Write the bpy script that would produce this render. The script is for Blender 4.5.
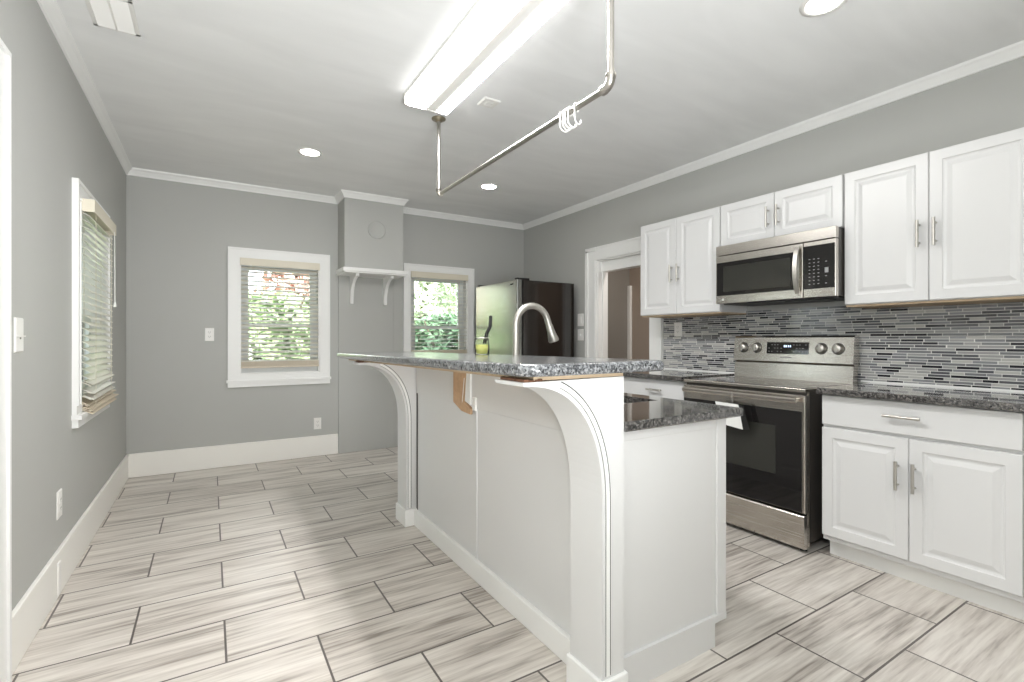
import bpy, bmesh, math, random
from mathutils import Vector, Matrix

for o in list(bpy.data.objects):
    bpy.data.objects.remove(o)
SC = bpy.context.scene
COL = SC.collection
PI = math.pi

# ------------------------------------------------------------------ camera
cam_d = bpy.data.cameras.new('camera')
cam_d.sensor_width = 36.0
cam_d.lens = 490.0 / 1024.0 * 36.0
cam_d.shift_y = -2.0 / 1024.0
cam_d.clip_start = 0.02
cam = bpy.data.objects.new('camera', cam_d)
COL.objects.link(cam)
cam.location = (0, 0, 1.19)
cam.rotation_euler = (math.radians(90), 0, math.radians(-31.604))
SC.camera = cam

# ------------------------------------------------------------------ world, sun, exposure
w = bpy.data.worlds.new('world')
SC.world = w
w.use_nodes = True
bg = w.node_tree.nodes['Background']
bg.inputs[0].default_value = (0.86, 0.93, 1.0, 1)
bg.inputs[1].default_value = 8
SC.view_settings.view_transform = 'Standard'
SC.view_settings.look = 'None'
SC.view_settings.exposure = 0.14
SC.view_settings.gamma = 1.0
SC.view_settings.use_curve_mapping = False
SC.cycles.use_denoising = True
SC.cycles.max_bounces = 10
SC.cycles.diffuse_bounces = 6
SC.cycles.glossy_bounces = 5
SC.cycles.transparent_max_bounces = 16
SC.cycles.sample_clamp_indirect = 4.0
SC.cycles.caustics_reflective = False
SC.cycles.caustics_refractive = False


def light(name, kind, loc, energy, rot=(0, 0, 0), color=(1, 1, 1), **kw):
    d = bpy.data.lights.new(name, kind)
    d.energy = energy
    d.color = color
    for k, v in kw.items():
        setattr(d, k, v)
    o = bpy.data.objects.new(name, d)
    COL.objects.link(o)
    o.location = loc
    o.rotation_euler = rot
    return o


light('sun', 'SUN', (0, -5, 20), 9.0, (math.radians(38), 0, math.radians(25)), (1, 0.97, 0.9), angle=0.02)
# the photographer's flash, just above the lens
light('camera_flash', 'POINT', (-0.05, -0.08, 1.52), 49, color=(0.98, 0.995, 1), shadow_soft_size=0.1)
# added fill spot behind the camera, aimed up and forward to brighten the ceiling
light('ceiling_fill', 'SPOT', (0.3, -1.3, 0.8), 450, (math.radians(180 - 45), 0, math.radians(2)), (0.97, 0.99, 1.0), shadow_soft_size=0.5, spot_size=math.radians(118), spot_blend=0.9)
# added fill light without a fixture, brightens the side hall
light('hall_fill', 'AREA', (4.0, 3.3, 2.6), 14, (0, 0, 0), (1, 0.93, 0.85), shape='RECTANGLE', size=0.4, size_y=0.4)


# ------------------------------------------------------------------ materials
def mat(name, col=(0.8, 0.8, 0.8), rough=0.5, metal=0.0, bump=0.0, bscale=200, var=0.0, vscale=6, coat=0.0, spec=None, emit=None):
    m = bpy.data.materials.new(name)
    m.use_nodes = True
    nt = m.node_tree
    b = nt.nodes['Principled BSDF']
    b.inputs['Base Color'].default_value = (*col, 1)
    b.inputs['Roughness'].default_value = rough
    b.inputs['Metallic'].default_value = metal
    b.inputs['Coat Weight'].default_value = coat
    b.inputs['Coat Roughness'].default_value = 0.05
    if spec is not None:
        b.inputs['Specular IOR Level'].default_value = spec
    if emit:
        b.inputs['Emission Color'].default_value = (*emit[0], 1)
        b.inputs['Emission Strength'].default_value = emit[1]
    geo = nt.nodes.new('ShaderNodeNewGeometry')
    if var:
        n = nt.nodes.new('ShaderNodeTexNoise')
        n.inputs['Scale'].default_value = vscale
        n.inputs['Detail'].default_value = 4
        nt.links.new(geo.outputs['Position'], n.inputs['Vector'])
        mx = nt.nodes.new('ShaderNodeMix')
        mx.data_type = 'RGBA'
        mx.inputs['A'].default_value = (*[c * (1 - var) for c in col], 1)
        mx.inputs['B'].default_value = (*[min(1, c * (1 + var)) for c in col], 1)
        nt.links.new(n.outputs['Fac'], mx.inputs['Factor'])
        nt.links.new(mx.outputs['Result'], b.inputs['Base Color'])
    if bump:
        n = nt.nodes.new('ShaderNodeTexNoise')
        n.inputs['Scale'].default_value = bscale
        n.inputs['Detail'].default_value = 3
        nt.links.new(geo.outputs['Position'], n.inputs['Vector'])
        bp = nt.nodes.new('ShaderNodeBump')
        bp.inputs['Strength'].default_value = bump
        bp.inputs['Distance'].default_value = 0.002
        nt.links.new(n.outputs['Fac'], bp.inputs['Height'])
        nt.links.new(bp.outputs['Normal'], b.inputs['Normal'])
    return m


def brushed(name, col, rough, sx, sy, sz, amt=0.12):
    """Brushed metal: roughness and tone streaked along one axis."""
    m = mat(name, col, rough, 1.0)
    nt = m.node_tree
    b = nt.nodes['Principled BSDF']
    geo = [n for n in nt.nodes if n.type == 'NEW_GEOMETRY'][0]
    mp = nt.nodes.new('ShaderNodeMapping')
    mp.inputs['Scale'].default_value = (sx, sy, sz)
    nt.links.new(geo.outputs['Position'], mp.inputs['Vector'])
    n = nt.nodes.new('ShaderNodeTexNoise')
    n.inputs['Scale'].default_value = 1.0
    n.inputs['Detail'].default_value = 3
    nt.links.new(mp.outputs['Vector'], n.inputs['Vector'])
    mr = nt.nodes.new('ShaderNodeMapRange')
    mr.inputs['To Min'].default_value = max(0.02, rough - amt * 0.6)
    mr.inputs['To Max'].default_value = rough + amt
    nt.links.new(n.outputs['Fac'], mr.inputs['Value'])
    nt.links.new(mr.outputs['Result'], b.inputs['Roughness'])
    return m


M = {}
M['wall'] = mat('grey_wall_paint', (0.455, 0.458, 0.438), 0.55, bump=0.12, bscale=260, var=0.03, vscale=2)
M['white'] = mat('white_trim_paint', (0.87, 0.87, 0.855), 0.38, bump=0.05, bscale=120)
M['base'] = mat('cream_baseboard_paint', (0.89, 0.875, 0.83), 0.4)
M['cab'] = mat('white_cabinet_lacquer', (0.67, 0.67, 0.668), 0.3)
M['panel'] = mat('white_island_paint', (0.69, 0.69, 0.683), 0.42, bump=0.08, bscale=60)
M['gap'] = mat('dark_gap', (0.06, 0.055, 0.05), 0.8)
M['steel'] = brushed('brushed_stainless_steel', (0.62, 0.585, 0.54), 0.22, 900, 3, 400)
M['steelf'] = brushed('fridge_stainless_steel', (0.46, 0.47, 0.45), 0.24, 900, 400, 3, 0.05)
M['nickel'] = mat('brushed_nickel', (0.56, 0.54, 0.50), 0.42, 1.0)
M['pipe'] = mat('galvanised_pipe', (0.50, 0.475, 0.44), 0.3, 1.0, var=0.12, vscale=30)
M['flange'] = mat('dull_brass_flange', (0.36, 0.32, 0.24), 0.4, 1.0)
M['black'] = mat('black_gloss_glass', (0.012, 0.011, 0.011), 0.05, coat=0.3)
M['blackside'] = mat('black_gloss_fridge_side', (0.018, 0.014, 0.012), 0.1, coat=0.4)
M['darkside'] = mat('dark_grey_range_side', (0.05, 0.045, 0.04), 0.3)
M['cooktop'] = mat('cooktop_glass', (0.06, 0.055, 0.05), 0.08, coat=0.6)
M['rubber'] = mat('black_plastic', (0.012, 0.012, 0.012), 0.4)
M['plate'] = mat('white_plastic_plate', (0.86, 0.85, 0.82), 0.35)
M['platedark'] = mat('outlet_slots', (0.25, 0.24, 0.22), 0.5)
M['raw'] = mat('raw_wood', (0.50, 0.33, 0.20), 0.75, var=0.25, vscale=40)
M['rawpale'] = mat('pale_plywood_edge', (0.60, 0.46, 0.31), 0.75, var=0.25, vscale=25)
M['rawdark'] = mat('torn_brown_wood', (0.17, 0.08, 0.045), 0.85, var=0.4, vscale=60, bump=0.8, bscale=150)
M['tag'] = mat('white_paper_tag', (0.8, 0.8, 0.78), 0.6)
M['display'] = mat('display_digits', (0.3, 0.35, 0.45), 0.4, emit=((0.6, 0.75, 1.0), 1.6))
M['print'] = mat('panel_print', (0.28, 0.28, 0.28), 0.5)
M['lens'] = mat('lit_fluorescent_lens', (0.9, 0.9, 0.9), 0.5, emit=((1.0, 0.99, 0.98), 56.0))
M['lensside'] = mat('lit_fluorescent_lens_side', (0.9, 0.9, 0.9), 0.5, emit=((1.0, 0.99, 0.98), 2.8))
M['bulb'] = mat('lit_downlight_lens', (0.9, 0.9, 0.9), 0.5, emit=((1.0, 0.97, 0.9), 45.0))
M['fixture'] = mat('white_fixture_metal', (0.78, 0.77, 0.74), 0.4)
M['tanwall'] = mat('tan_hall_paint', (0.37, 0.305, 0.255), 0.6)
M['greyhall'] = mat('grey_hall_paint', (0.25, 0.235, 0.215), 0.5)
M['bark'] = mat('tree_bark', (0.16, 0.11, 0.08), 0.9, bump=0.8, bscale=30)
M['leaf'] = mat('green_leaves', (0.36, 0.46, 0.24), 0.6, var=0.5, vscale=5)
M['leafp'] = mat('pale_green_leaves', (0.60, 0.66, 0.48), 0.6, var=0.4, vscale=5)
M['leafd'] = mat('deep_green_leaves', (0.14, 0.24, 0.13), 0.6, var=0.5, vscale=5)
M['leafr'] = mat('pale_red_leaves', (0.74, 0.50, 0.43), 0.6, var=0.3, vscale=5)
M['grass'] = mat('lawn_grass', (0.24, 0.30, 0.15), 0.9, var=0.4, vscale=8)
M['brick'] = mat('outside_wall_siding', (0.75, 0.74, 0.70), 0.8)
M['oil'] = mat('yellow_green_candle_wax', (0.66, 0.66, 0.22), 0.25)
M['oven'] = mat('oven_window_glass', (0.03, 0.03, 0.026), 0.07, coat=0.5)
M['inner'] = mat('sash_paint', (0.74, 0.76, 0.76), 0.4)


def ceiling_mat():
    m = mat('painted_ceiling', (0.74, 0.74, 0.725), 0.6)
    nt = m.node_tree
    b = nt.nodes['Principled BSDF']
    geo = [n for n in nt.nodes if n.type == 'NEW_GEOMETRY'][0]
    mp = nt.nodes.new('ShaderNodeMapping')
    mp.inputs['Scale'].default_value = (0.9, 3.2, 1)
    mp.inputs['Rotation'].default_value = (0, 0, math.radians(-25))
    nt.links.new(geo.outputs['Position'], mp.inputs['Vector'])
    n = nt.nodes.new('ShaderNodeTexNoise')
    n.inputs['Scale'].default_value = 1.6
    n.inputs['Detail'].default_value = 3
    n.inputs['Distortion'].default_value = 0.6
    nt.links.new(mp.outputs['Vector'], n.inputs['Vector'])
    r = nt.nodes.new('ShaderNodeValToRGB')
    r.color_ramp.elements[0].position = 0.35
    r.color_ramp.elements[0].color = (0.80, 0.805, 0.80, 1)
    r.color_ramp.elements[1].position = 0.65
    r.color_ramp.elements[1].color = (0.85, 0.855, 0.85, 1)
    nt.links.new(n.outputs['Fac'], r.inputs['Fac'])
    nt.links.new(r.outputs['Color'], b.inputs['Base Color'])
    bp = nt.nodes.new('ShaderNodeBump')
    bp.inputs['Strength'].default_value = 0.25
    bp.inputs['Distance'].default_value = 0.01
    nt.links.new(n.outputs['Fac'], bp.inputs['Height'])
    nt.links.new(bp.outputs['Normal'], b.inputs['Normal'])
    return m


M['ceiling'] = ceiling_mat()


def math_node(nt, op, a, b=None):
    n = nt.nodes.new('ShaderNodeMath')
    n.operation = op
    for i, v in enumerate((a, b)):
        if v is None:
            continue
        if isinstance(v, (int, float)):
            n.inputs[i].default_value = v
        else:
            nt.links.new(v, n.inputs[i])
    return n.outputs[0]


def floor_mat():
    m = mat('wood_look_floor_tile', (0.6, 0.56, 0.52), 0.34)
    nt = m.node_tree
    L = nt.links
    b = nt.nodes['Principled BSDF']
    geo = [n for n in nt.nodes if n.type == 'NEW_GEOMETRY'][0]
    sub = nt.nodes.new('ShaderNodeVectorMath')
    sub.operation = 'SUBTRACT'
    sub.inputs[1].default_value = (0.3665, 2.085, 0)
    L.new(geo.outputs['Position'], sub.inputs[0])
    br = nt.nodes.new('ShaderNodeTexBrick')
    br.offset = 0.5
    br.inputs['Scale'].default_value = 1.0
    br.inputs['Brick Width'].default_value = 0.633
    br.inputs['Row Height'].default_value = 0.3185
    br.inputs['Mortar Size'].default_value = 0.0042
    br.inputs['Mortar Smooth'].default_value = 0.1
    br.inputs['Color1'].default_value = (0, 0, 0, 1)
    br.inputs['Color2'].default_value = (1, 1, 1, 1)
    br.inputs['Mortar'].default_value = (0, 0, 0, 1)
    L.new(sub.outputs[0], br.inputs['Vector'])
    sx = nt.nodes.new('ShaderNodeSeparateXYZ')
    L.new(sub.outputs[0], sx.inputs[0])
    rnd = math_node(nt, 'MULTIPLY', br.outputs['Color'], 37.0)

    def streak(fx, fy, det, dist):
        cx = nt.nodes.new('ShaderNodeCombineXYZ')
        L.new(math_node(nt, 'ADD', math_node(nt, 'MULTIPLY', sx.outputs[0], fx), rnd), cx.inputs[0])
        L.new(math_node(nt, 'ADD', math_node(nt, 'MULTIPLY', sx.outputs[1], fy), rnd), cx.inputs[1])
        n = nt.nodes.new('ShaderNodeTexNoise')
        n.inputs['Scale'].default_value = 1.0
        n.inputs['Detail'].default_value = det
        n.inputs['Roughness'].default_value = 0.6
        n.inputs['Distortion'].default_value = dist
        L.new(cx.outputs[0], n.inputs['Vector'])
        return n.outputs['Fac']

    n1 = streak(1.3, 15, 3, 0.35)
    n2 = streak(3.2, 62, 4, 0.3)
    s = math_node(nt, 'ADD', math_node(nt, 'MULTIPLY', n1, 0.56), math_node(nt, 'MULTIPLY', n2, 0.44))
    s = math_node(nt, 'ADD', s, math_node(nt, 'MULTIPLY', br.outputs['Color'], 0.06))
    r = nt.nodes.new('ShaderNodeValToRGB')
    els = r.color_ramp.elements
    els[0].position = 0.39
    els[0].color = (0.285, 0.25, 0.22, 1)
    els[1].position = 0.64
    els[1].color = (0.72, 0.68, 0.625, 1)
    e = els.new(0.50)
    e.color = (0.555, 0.51, 0.462, 1)
    L.new(s, r.inputs['Fac'])
    mx = nt.nodes.new('ShaderNodeMix')
    mx.data_type = 'RGBA'
    L.new(br.outputs['Fac'], mx.inputs['Factor'])
    L.new(r.outputs['Color'], mx.inputs['A'])
    mx.inputs['B'].default_value = (0.11, 0.095, 0.085, 1)
    L.new(mx.outputs['Result'], b.inputs['Base Color'])
    bp = nt.nodes.new('ShaderNodeBump')
    bp.inputs['Strength'].default_value = 0.5
    bp.inputs['Distance'].default_value = 0.002
    bp.invert = True
    L.new(br.outputs['Fac'], bp.inputs['Height'])
    L.new(bp.outputs['Normal'], b.inputs['Normal'])
    return m


M['floor'] = floor_mat()


def mosaic_mat():
    m = mat('glass_strip_mosaic', (0.4, 0.4, 0.4), 0.14)
    nt = m.node_tree
    L = nt.links
    b = nt.nodes['Principled BSDF']
    geo = [n for n in nt.nodes if n.type == 'NEW_GEOMETRY'][0]
    sx = nt.nodes.new('ShaderNodeSeparateXYZ')
    L.new(geo.outputs['Position'], sx.inputs[0])
    RH = 0.0163
    row = math_node(nt, 'FLOOR', math_node(nt, 'DIVIDE', sx.outputs[2], RH))
    wn = nt.nodes.new('ShaderNodeTexWhiteNoise')
    wn.noise_dimensions = '1D'
    L.new(row, wn.inputs['W'])
    wn2 = nt.nodes.new('ShaderNodeTexWhiteNoise')
    wn2.noise_dimensions = '1D'
    L.new(math_node(nt, 'ADD', row, 71.3), wn2.inputs['W'])
    k = math_node(nt, 'ADD', math_node(nt, 'MULTIPLY', wn2.outputs['Value'], 0.7), 0.65)
    u = math_node(nt, 'ADD', math_node(nt, 'MULTIPLY', sx.outputs[1], k), math_node(nt, 'MULTIPLY', wn.outputs['Value'], 3.0))
    u = math_node(nt, 'ADD', u, math_node(nt, 'MULTIPLY', math_node(nt, 'SINE', math_node(nt, 'MULTIPLY', u, 31.0)), 0.012))
    cx = nt.nodes.new('ShaderNodeCombineXYZ')
    L.new(u, cx.inputs[0])
    L.new(sx.outputs[2], cx.inputs[1])
    br = nt.nodes.new('ShaderNodeTexBrick')
    br.offset = 0.0
    br.inputs['Scale'].default_value = 1.0
    br.inputs['Brick Width'].default_value = 0.098
    br.inputs['Row Height'].default_value = RH
    br.inputs['Mortar Size'].default_value = 0.0017
    br.inputs['Mortar Smooth'].default_value = 0.2
    br.inputs['Color1'].default_value = (0, 0, 0, 1)
    br.inputs['Color2'].default_value = (1, 1, 1, 1)
    L.new(cx.outputs[0], br.inputs['Vector'])
    r = nt.nodes.new('ShaderNodeValToRGB')
    r.color_ramp.interpolation = 'CONSTANT'
    els = r.color_ramp.elements
    els[0].position = 0.0
    els[0].color = (0.025, 0.025, 0.03, 1)
    els[1].position = 0.17
    els[1].color = (0.11, 0.113, 0.122, 1)
    for p, c in ((0.36, (0.21, 0.215, 0.225, 1)), (0.55, (0.36, 0.36, 0.355, 1)), (0.72, (0.27, 0.275, 0.29, 1)), (0.86, (0.50, 0.495, 0.47, 1))):
        e = els.new(p)
        e.color = c
    L.new(br.outputs['Color'], r.inputs['Fac'])
    mx = nt.nodes.new('ShaderNodeMix')
    mx.data_type = 'RGBA'
    L.new(br.outputs['Fac'], mx.inputs['Factor'])
    L.new(r.outputs['Color'], mx.inputs['A'])
    mx.inputs['B'].default_value = (0.78, 0.77, 0.74, 1)
    L.new(mx.outputs['Result'], b.inputs['Base Color'])
    rg = nt.nodes.new('ShaderNodeMapRange')
    rg.inputs['To Min'].default_value = 0.10
    rg.inputs['To Max'].default_value = 0.6
    L.new(br.outputs['Fac'], rg.inputs['Value'])
    L.new(rg.outputs['Result'], b.inputs['Roughness'])
    bp = nt.nodes.new('ShaderNodeBump')
    bp.inputs['Strength'].default_value = 0.6
    bp.inputs['Distance'].default_value = 0.001
    bp.invert = True
    L.new(br.outputs['Fac'], bp.inputs['Height'])
    L.new(bp.outputs['Normal'], b.inputs['Normal'])
    return m


M['mosaic'] = mosaic_mat()


def granite_mat(name, dark, mid, light_, rough=0.12, scale=1.0):
    m = mat(name, mid, rough, coat=1.0)
    nt = m.node_tree
    L = nt.links
    b = nt.nodes['Principled BSDF']
    geo = [n for n in nt.nodes if n.type == 'NEW_GEOMETRY'][0]
    b.inputs['Coat Roughness'].default_value = rough
    v = nt.nodes.new('ShaderNodeTexVoronoi')
    v.inputs['Scale'].default_value = 170 * scale
    L.new(geo.outputs['Position'], v.inputs['Vector'])
    n = nt.nodes.new('ShaderNodeTexNoise')
    n.inputs['Scale'].default_value = 75 * scale
    n.inputs['Detail'].default_value = 5
    n.inputs['Roughness'].default_value = 0.75
    L.new(geo.outputs['Position'], n.inputs['Vector'])
    bw = nt.nodes.new('ShaderNodeRGBToBW')
    L.new(v.outputs['Color'], bw.inputs[0])
    s = math_node(nt, 'ADD', math_node(nt, 'MULTIPLY', n.outputs['Fac'], 0.75), math_node(nt, 'MULTIPLY', bw.outputs[0], 0.3))
    r = nt.nodes.new('ShaderNodeValToRGB')
    els = r.color_ramp.elements
    els[0].position = 0.40
    els[0].color = (*dark, 1)
    els[1].position = 0.68
    els[1].color = (*light_, 1)
    e = els.new(0.53)
    e.color = (*mid, 1)
    L.new(s, r.inputs['Fac'])
    L.new(r.outputs['Color'], b.inputs['Base Color'])
    return m


M['granite'] = granite_mat('grey_speckled_granite', (0.03, 0.032, 0.036), (0.13, 0.135, 0.142), (0.34, 0.35, 0.36), 0.22)
M['granited'] = granite_mat('dark_speckled_granite', (0.008, 0.008, 0.009), (0.055, 0.052, 0.05), (0.20, 0.19, 0.18), 0.06)


def glass_mat(name, tint=(0.97, 0.99, 0.98)):
    m = bpy.data.materials.new(name)
    m.use_nodes = True
    nt = m.node_tree
    nt.nodes.clear()
    out = nt.nodes.new('ShaderNodeOutputMaterial')
    tr = nt.nodes.new('ShaderNodeBsdfTransparent')
    tr.inputs[0].default_value = (*tint, 1)
    gl = nt.nodes.new('ShaderNodeBsdfGlossy')
    gl.inputs['Roughness'].default_value = 0.02
    fr = nt.nodes.new('ShaderNodeFresnel')
    fr.inputs[0].default_value = 1.45
    mx = nt.nodes.new('ShaderNodeMixShader')
    nt.links.new(fr.outputs[0], mx.inputs[0])
    nt.links.new(tr.outputs[0], mx.inputs[1])
    nt.links.new(gl.outputs[0], mx.inputs[2])
    nt.links.new(mx.outputs[0], out.inputs[0])
    return m


M['glass'] = glass_mat('window_glass')
M['jar'] = glass_mat('jar_glass', (0.98, 0.99, 0.96))
for _n in M['jar'].node_tree.nodes:
    if _n.type == 'FRESNEL':
        _n.inputs[0].default_value = 1.12


def slat_mat(name, col, tl):
    m = bpy.data.materials.new(name)
    m.use_nodes = True
    nt = m.node_tree
    nt.nodes.clear()
    out = nt.nodes.new('ShaderNodeOutputMaterial')
    d = nt.nodes.new('ShaderNodeBsdfPrincipled')
    d.inputs['Base Color'].default_value = (*col, 1)
    d.inputs['Roughness'].default_value = 0.4
    t = nt.nodes.new('ShaderNodeBsdfTranslucent')
    t.inputs[0].default_value = (*col, 1)
    mx = nt.nodes.new('ShaderNodeMixShader')
    mx.inputs[0].default_value = tl
    nt.links.new(d.outputs[0], mx.inputs[1])
    nt.links.new(t.outputs[0], mx.inputs[2])
    nt.links.new(mx.outputs[0], out.inputs[0])
    return m


M['slat'] = slat_mat('cream_blind_slats', (0.80, 0.78, 0.71), 0.12)
M['valance'] = mat('cream_blind_valance', (0.74, 0.69, 0.57), 0.45)
M['slatdry'] = mat('beige_warped_slats', (0.66, 0.58, 0.46), 0.5)


# ------------------------------------------------------------------ mesh helpers
def box(bm, x0, x1, y0, y1, z0, z1, bev=0.0, seg=2):
    r = bmesh.ops.create_cube(bm, size=1.0)
    vs = r['verts']
    for v in vs:
        v.co = Vector(((x0 + x1) / 2 + v.co.x * (x1 - x0), (y0 + y1) / 2 + v.co.y * (y1 - y0), (z0 + z1) / 2 + v.co.z * (z1 - z0)))
    if bev > 0:
        es = list({e for v in vs for e in v.link_edges})
        bmesh.ops.bevel(bm, geom=es, offset=bev, segments=seg, profile=0.5, affect='EDGES')


def bmx(*boxes, bev=0.0):
    bm = bmesh.new()
    for b in boxes:
        box(bm, *b[:6], bev=(b[6] if len(b) > 6 else bev))
    return bm


def tube(bm, pts, r, seg=14, cap=True):
    pts = [Vector(p) for p in pts]
    rr = r if isinstance(r, (list, tuple)) else [r] * len(pts)
    rings = []
    up = None
    for i, p in enumerate(pts):
        if i == 0:
            t = pts[1] - pts[0]
        elif i == len(pts) - 1:
            t = pts[-1] - pts[-2]
        else:
            t = (pts[i] - pts[i - 1]).normalized() + (pts[i + 1] - pts[i]).normalized()
        t.normalize()
        if up is None:
            a = Vector((0, 0, 1)) if abs(t.z) < 0.9 else Vector((1, 0, 0))
            up = (a - t * a.dot(t)).normalized()
        else:
            up = (up - t * up.dot(t)).normalized()
        s = t.cross(up)
        rings.append([bm.verts.new(p + (up * math.cos(2 * PI * k / seg) + s * math.sin(2 * PI * k / seg)) * rr[i]) for k in range(seg)])
    for a, b in zip(rings, rings[1:]):
        for k in range(seg):
            f = bm.faces.new((a[k], a[(k + 1) % seg], b[(k + 1) % seg], b[k]))
            f.smooth = True
    if cap:
        bm.faces.new([bm.verts.new(v.co) for v in rings[0][::-1]])
        bm.faces.new([bm.verts.new(v.co) for v in rings[-1]])


def lathe(bm, prof, centre=(0, 0, 0), axis=(0, 0, 1), seg=28):
    """prof: (radius, height) along the axis from centre."""
    ax = Vector(axis).normalized()
    a = Vector((0, 0, 1)) if abs(ax.z) < 0.9 else Vector((1, 0, 0))
    u = (a - ax * a.dot(ax)).normalized()
    v = ax.cross(u)
    c = Vector(centre)
    rings = []
    for r, h in prof:
        if r < 1e-6:
            rings.append([bm.verts.new(c + ax * h)])
        else:
            rings.append([bm.verts.new(c + ax * h + (u * math.cos(2 * PI * k / seg) + v * math.sin(2 * PI * k / seg)) * r) for k in range(seg)])
    for A, B in zip(rings, rings[1:]):
        for k in range(seg):
            k2 = (k + 1) % seg
            if len(A) == 1 and len(B) == 1:
                continue
            if len(A) == 1:
                f = bm.faces.new((A[0], B[k2], B[k]))
            elif len(B) == 1:
                f = bm.faces.new((A[k], A[k2], B[0]))
            else:
                f = bm.faces.new((A[k], A[k2], B[k2], B[k]))
            f.smooth = True


def prism(bm, poly, ext):
    """poly: list of 3-D points (planar), extruded by vector ext."""
    e = Vector(ext)
    a = [bm.verts.new(Vector(p)) for p in poly]
    b = [bm.verts.new(Vector(p) + e) for p in poly]
    n = len(poly)
    bm.faces.new(a).normal_update()
    bm.faces.new(b[::-1]).normal_update()
    for i in range(n):
        bm.faces.new((a[i], a[(i + 1) % n], b[(i + 1) % n], b[i]))


def panel(bm, o, u, v, n, W, H, prof, back=None):
    """Rectangle of size W x H at origin o spanned by u, v; outward normal n; prof: (inset, height) loops."""
    o, u, v, n = Vector(o), Vector(u), Vector(v), Vector(n)
    loops = []
    if back is not None:
        prof = [(0, back)] + list(prof)
    for ins, h in prof:
        loops.append([bm.verts.new(o + u * a + v * b + n * h) for a, b in ((ins, ins), (W - ins, ins), (W - ins, H - ins), (ins, H - ins))])
    for A, B in zip(loops, loops[1:]):
        for k in range(4):
            bm.faces.new((A[k], A[(k + 1) % 4], B[(k + 1) % 4], B[k]))
    bm.faces.new(loops[-1])
    if back is not None:
        bm.faces.new(loops[0][::-1])


def base_of(o):
    p = Vector((0, 0, 0))
    while o is not None:
        p += o.location
        o = o.parent
    return p


def obj(name, bm, m, parent=None, origin=None, recalc=True, smooth=False):
    if recalc:
        bmesh.ops.recalc_face_normals(bm, faces=bm.faces)
    off = base_of(parent) if parent is not None else Vector((0, 0, 0))
    if origin is not None:
        off = Vector(origin)
    bmesh.ops.translate(bm, verts=bm.verts, vec=-off)
    me = bpy.data.meshes.new(name)
    bm.to_mesh(me)
    bm.free()
    mats = m if isinstance(m, (list, tuple)) else [m]
    for x in mats:
        me.materials.append(x)
    o = bpy.data.objects.new(name, me)
    COL.objects.link(o)
    if parent is not None:
        o.parent = parent
        o.location = off - base_of(parent)
    else:
        o.location = off
    return o


def thing(name, label, cat, loc=(0, 0, 0), group=None):
    o = bpy.data.objects.new(name, None)
    o.empty_display_size = 0.1
    COL.objects.link(o)
    o.location = loc
    o['label'] = label
    o['category'] = cat
    if group:
        o['group'] = group
    return o


def tag(o, label, cat, group=None):
    o['label'] = label
    o['category'] = cat
    if group:
        o['group'] = group
    return o


def struct(name, bm, m):
    o = obj(name, bm, m)
    o['kind'] = 'structure'
    return o


def sthing(name, loc=(0, 0, 0)):
    o = bpy.data.objects.new(name, None)
    COL.objects.link(o)
    o.location = loc
    o['kind'] = 'structure'
    return o


def dup(root, loc, label=None, group=None):
    r = root.copy()
    COL.objects.link(r)
    r.location = loc
    if label:
        r['label'] = label
    if group:
        r['group'] = group
    for ch in list(root.children):
        c = ch.copy()
        COL.objects.link(c)
        c.parent = r
        for g in ch.children:
            d = g.copy()
            COL.objects.link(d)
            d.parent = c
    return r


# ------------------------------------------------------------------ room shell
XL, XR, YB, YF, ZC = -0.614, 3.44, 5.30, -2.2, 2.655
T = 0.13
W1 = (0.235, 0.95, 0.85, 1.955)      # back wall window openings x0,x1,z0,z1
W2 = (1.915, 2.63, 0.85, 1.955)
W3 = (3.472, 4.207, 0.84, 1.925)        # left wall window opening y0,y1,z0,z1
D1 = (1.40, 2.235, 2.06)              # left wall door
D2 = (3.159, 3.886, 2.01)            # right wall doorway

struct('floor', bmx((XL - T, 4.75, YF - T, YB + T, -0.08, 0)), M['floor'])
struct('ceiling', bmx((XL - T, 4.75, YF - T, YB + T, ZC, ZC + 0.1)), M['ceiling'])
struct('wall_back', bmx(
    (XL - T, W1[0], YB, YB + T, 0, ZC), (W1[0], W1[1], YB, YB + T, 0, W1[2]), (W1[0], W1[1], YB, YB + T, W1[3], ZC),
    (W1[1], W2[0], YB, YB + T, 0, ZC), (W2[0], W2[1], YB, YB + T, 0, W2[2]), (W2[0], W2[1], YB, YB + T, W2[3], ZC),
    (W2[1], XR + T, YB, YB + T, 0, ZC)), M['wall'])
struct('wall_left', bmx(
    (XL - T, XL, YF, D1[0], 0, ZC), (XL - T, XL, D1[0], D1[1], D1[2], ZC), (XL - T, XL, D1[1], W3[0], 0, ZC),
    (XL - T, XL, W3[0], W3[1], 0, W3[2]), (XL - T, XL, W3[0], W3[1], W3[3], ZC), (XL - T, XL, W3[1], YB, 0, ZC)), M['wall'])
struct('wall_right', bmx(
    (XR, XR + T, YF, D2[0], 0, ZC), (XR, XR + T, D2[0], D2[1], D2[2], ZC), (XR, XR + T, D2[1], YB, 0, ZC)), M['wall'])
struct('wall_front', bmx(
    (XL - T, XR + T, YF - T, YF, 0, ZC)), M['wall'])
# side hall beyond the doorway
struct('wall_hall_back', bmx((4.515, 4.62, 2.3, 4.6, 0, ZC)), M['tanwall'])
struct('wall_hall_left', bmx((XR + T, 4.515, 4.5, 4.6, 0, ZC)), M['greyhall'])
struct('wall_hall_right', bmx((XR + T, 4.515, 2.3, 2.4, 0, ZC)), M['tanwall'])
struct('trim_1', bmx((4.475, 4.515, 4.455, 4.5, 0, 1.86, 0.004)), M['white'])

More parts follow.
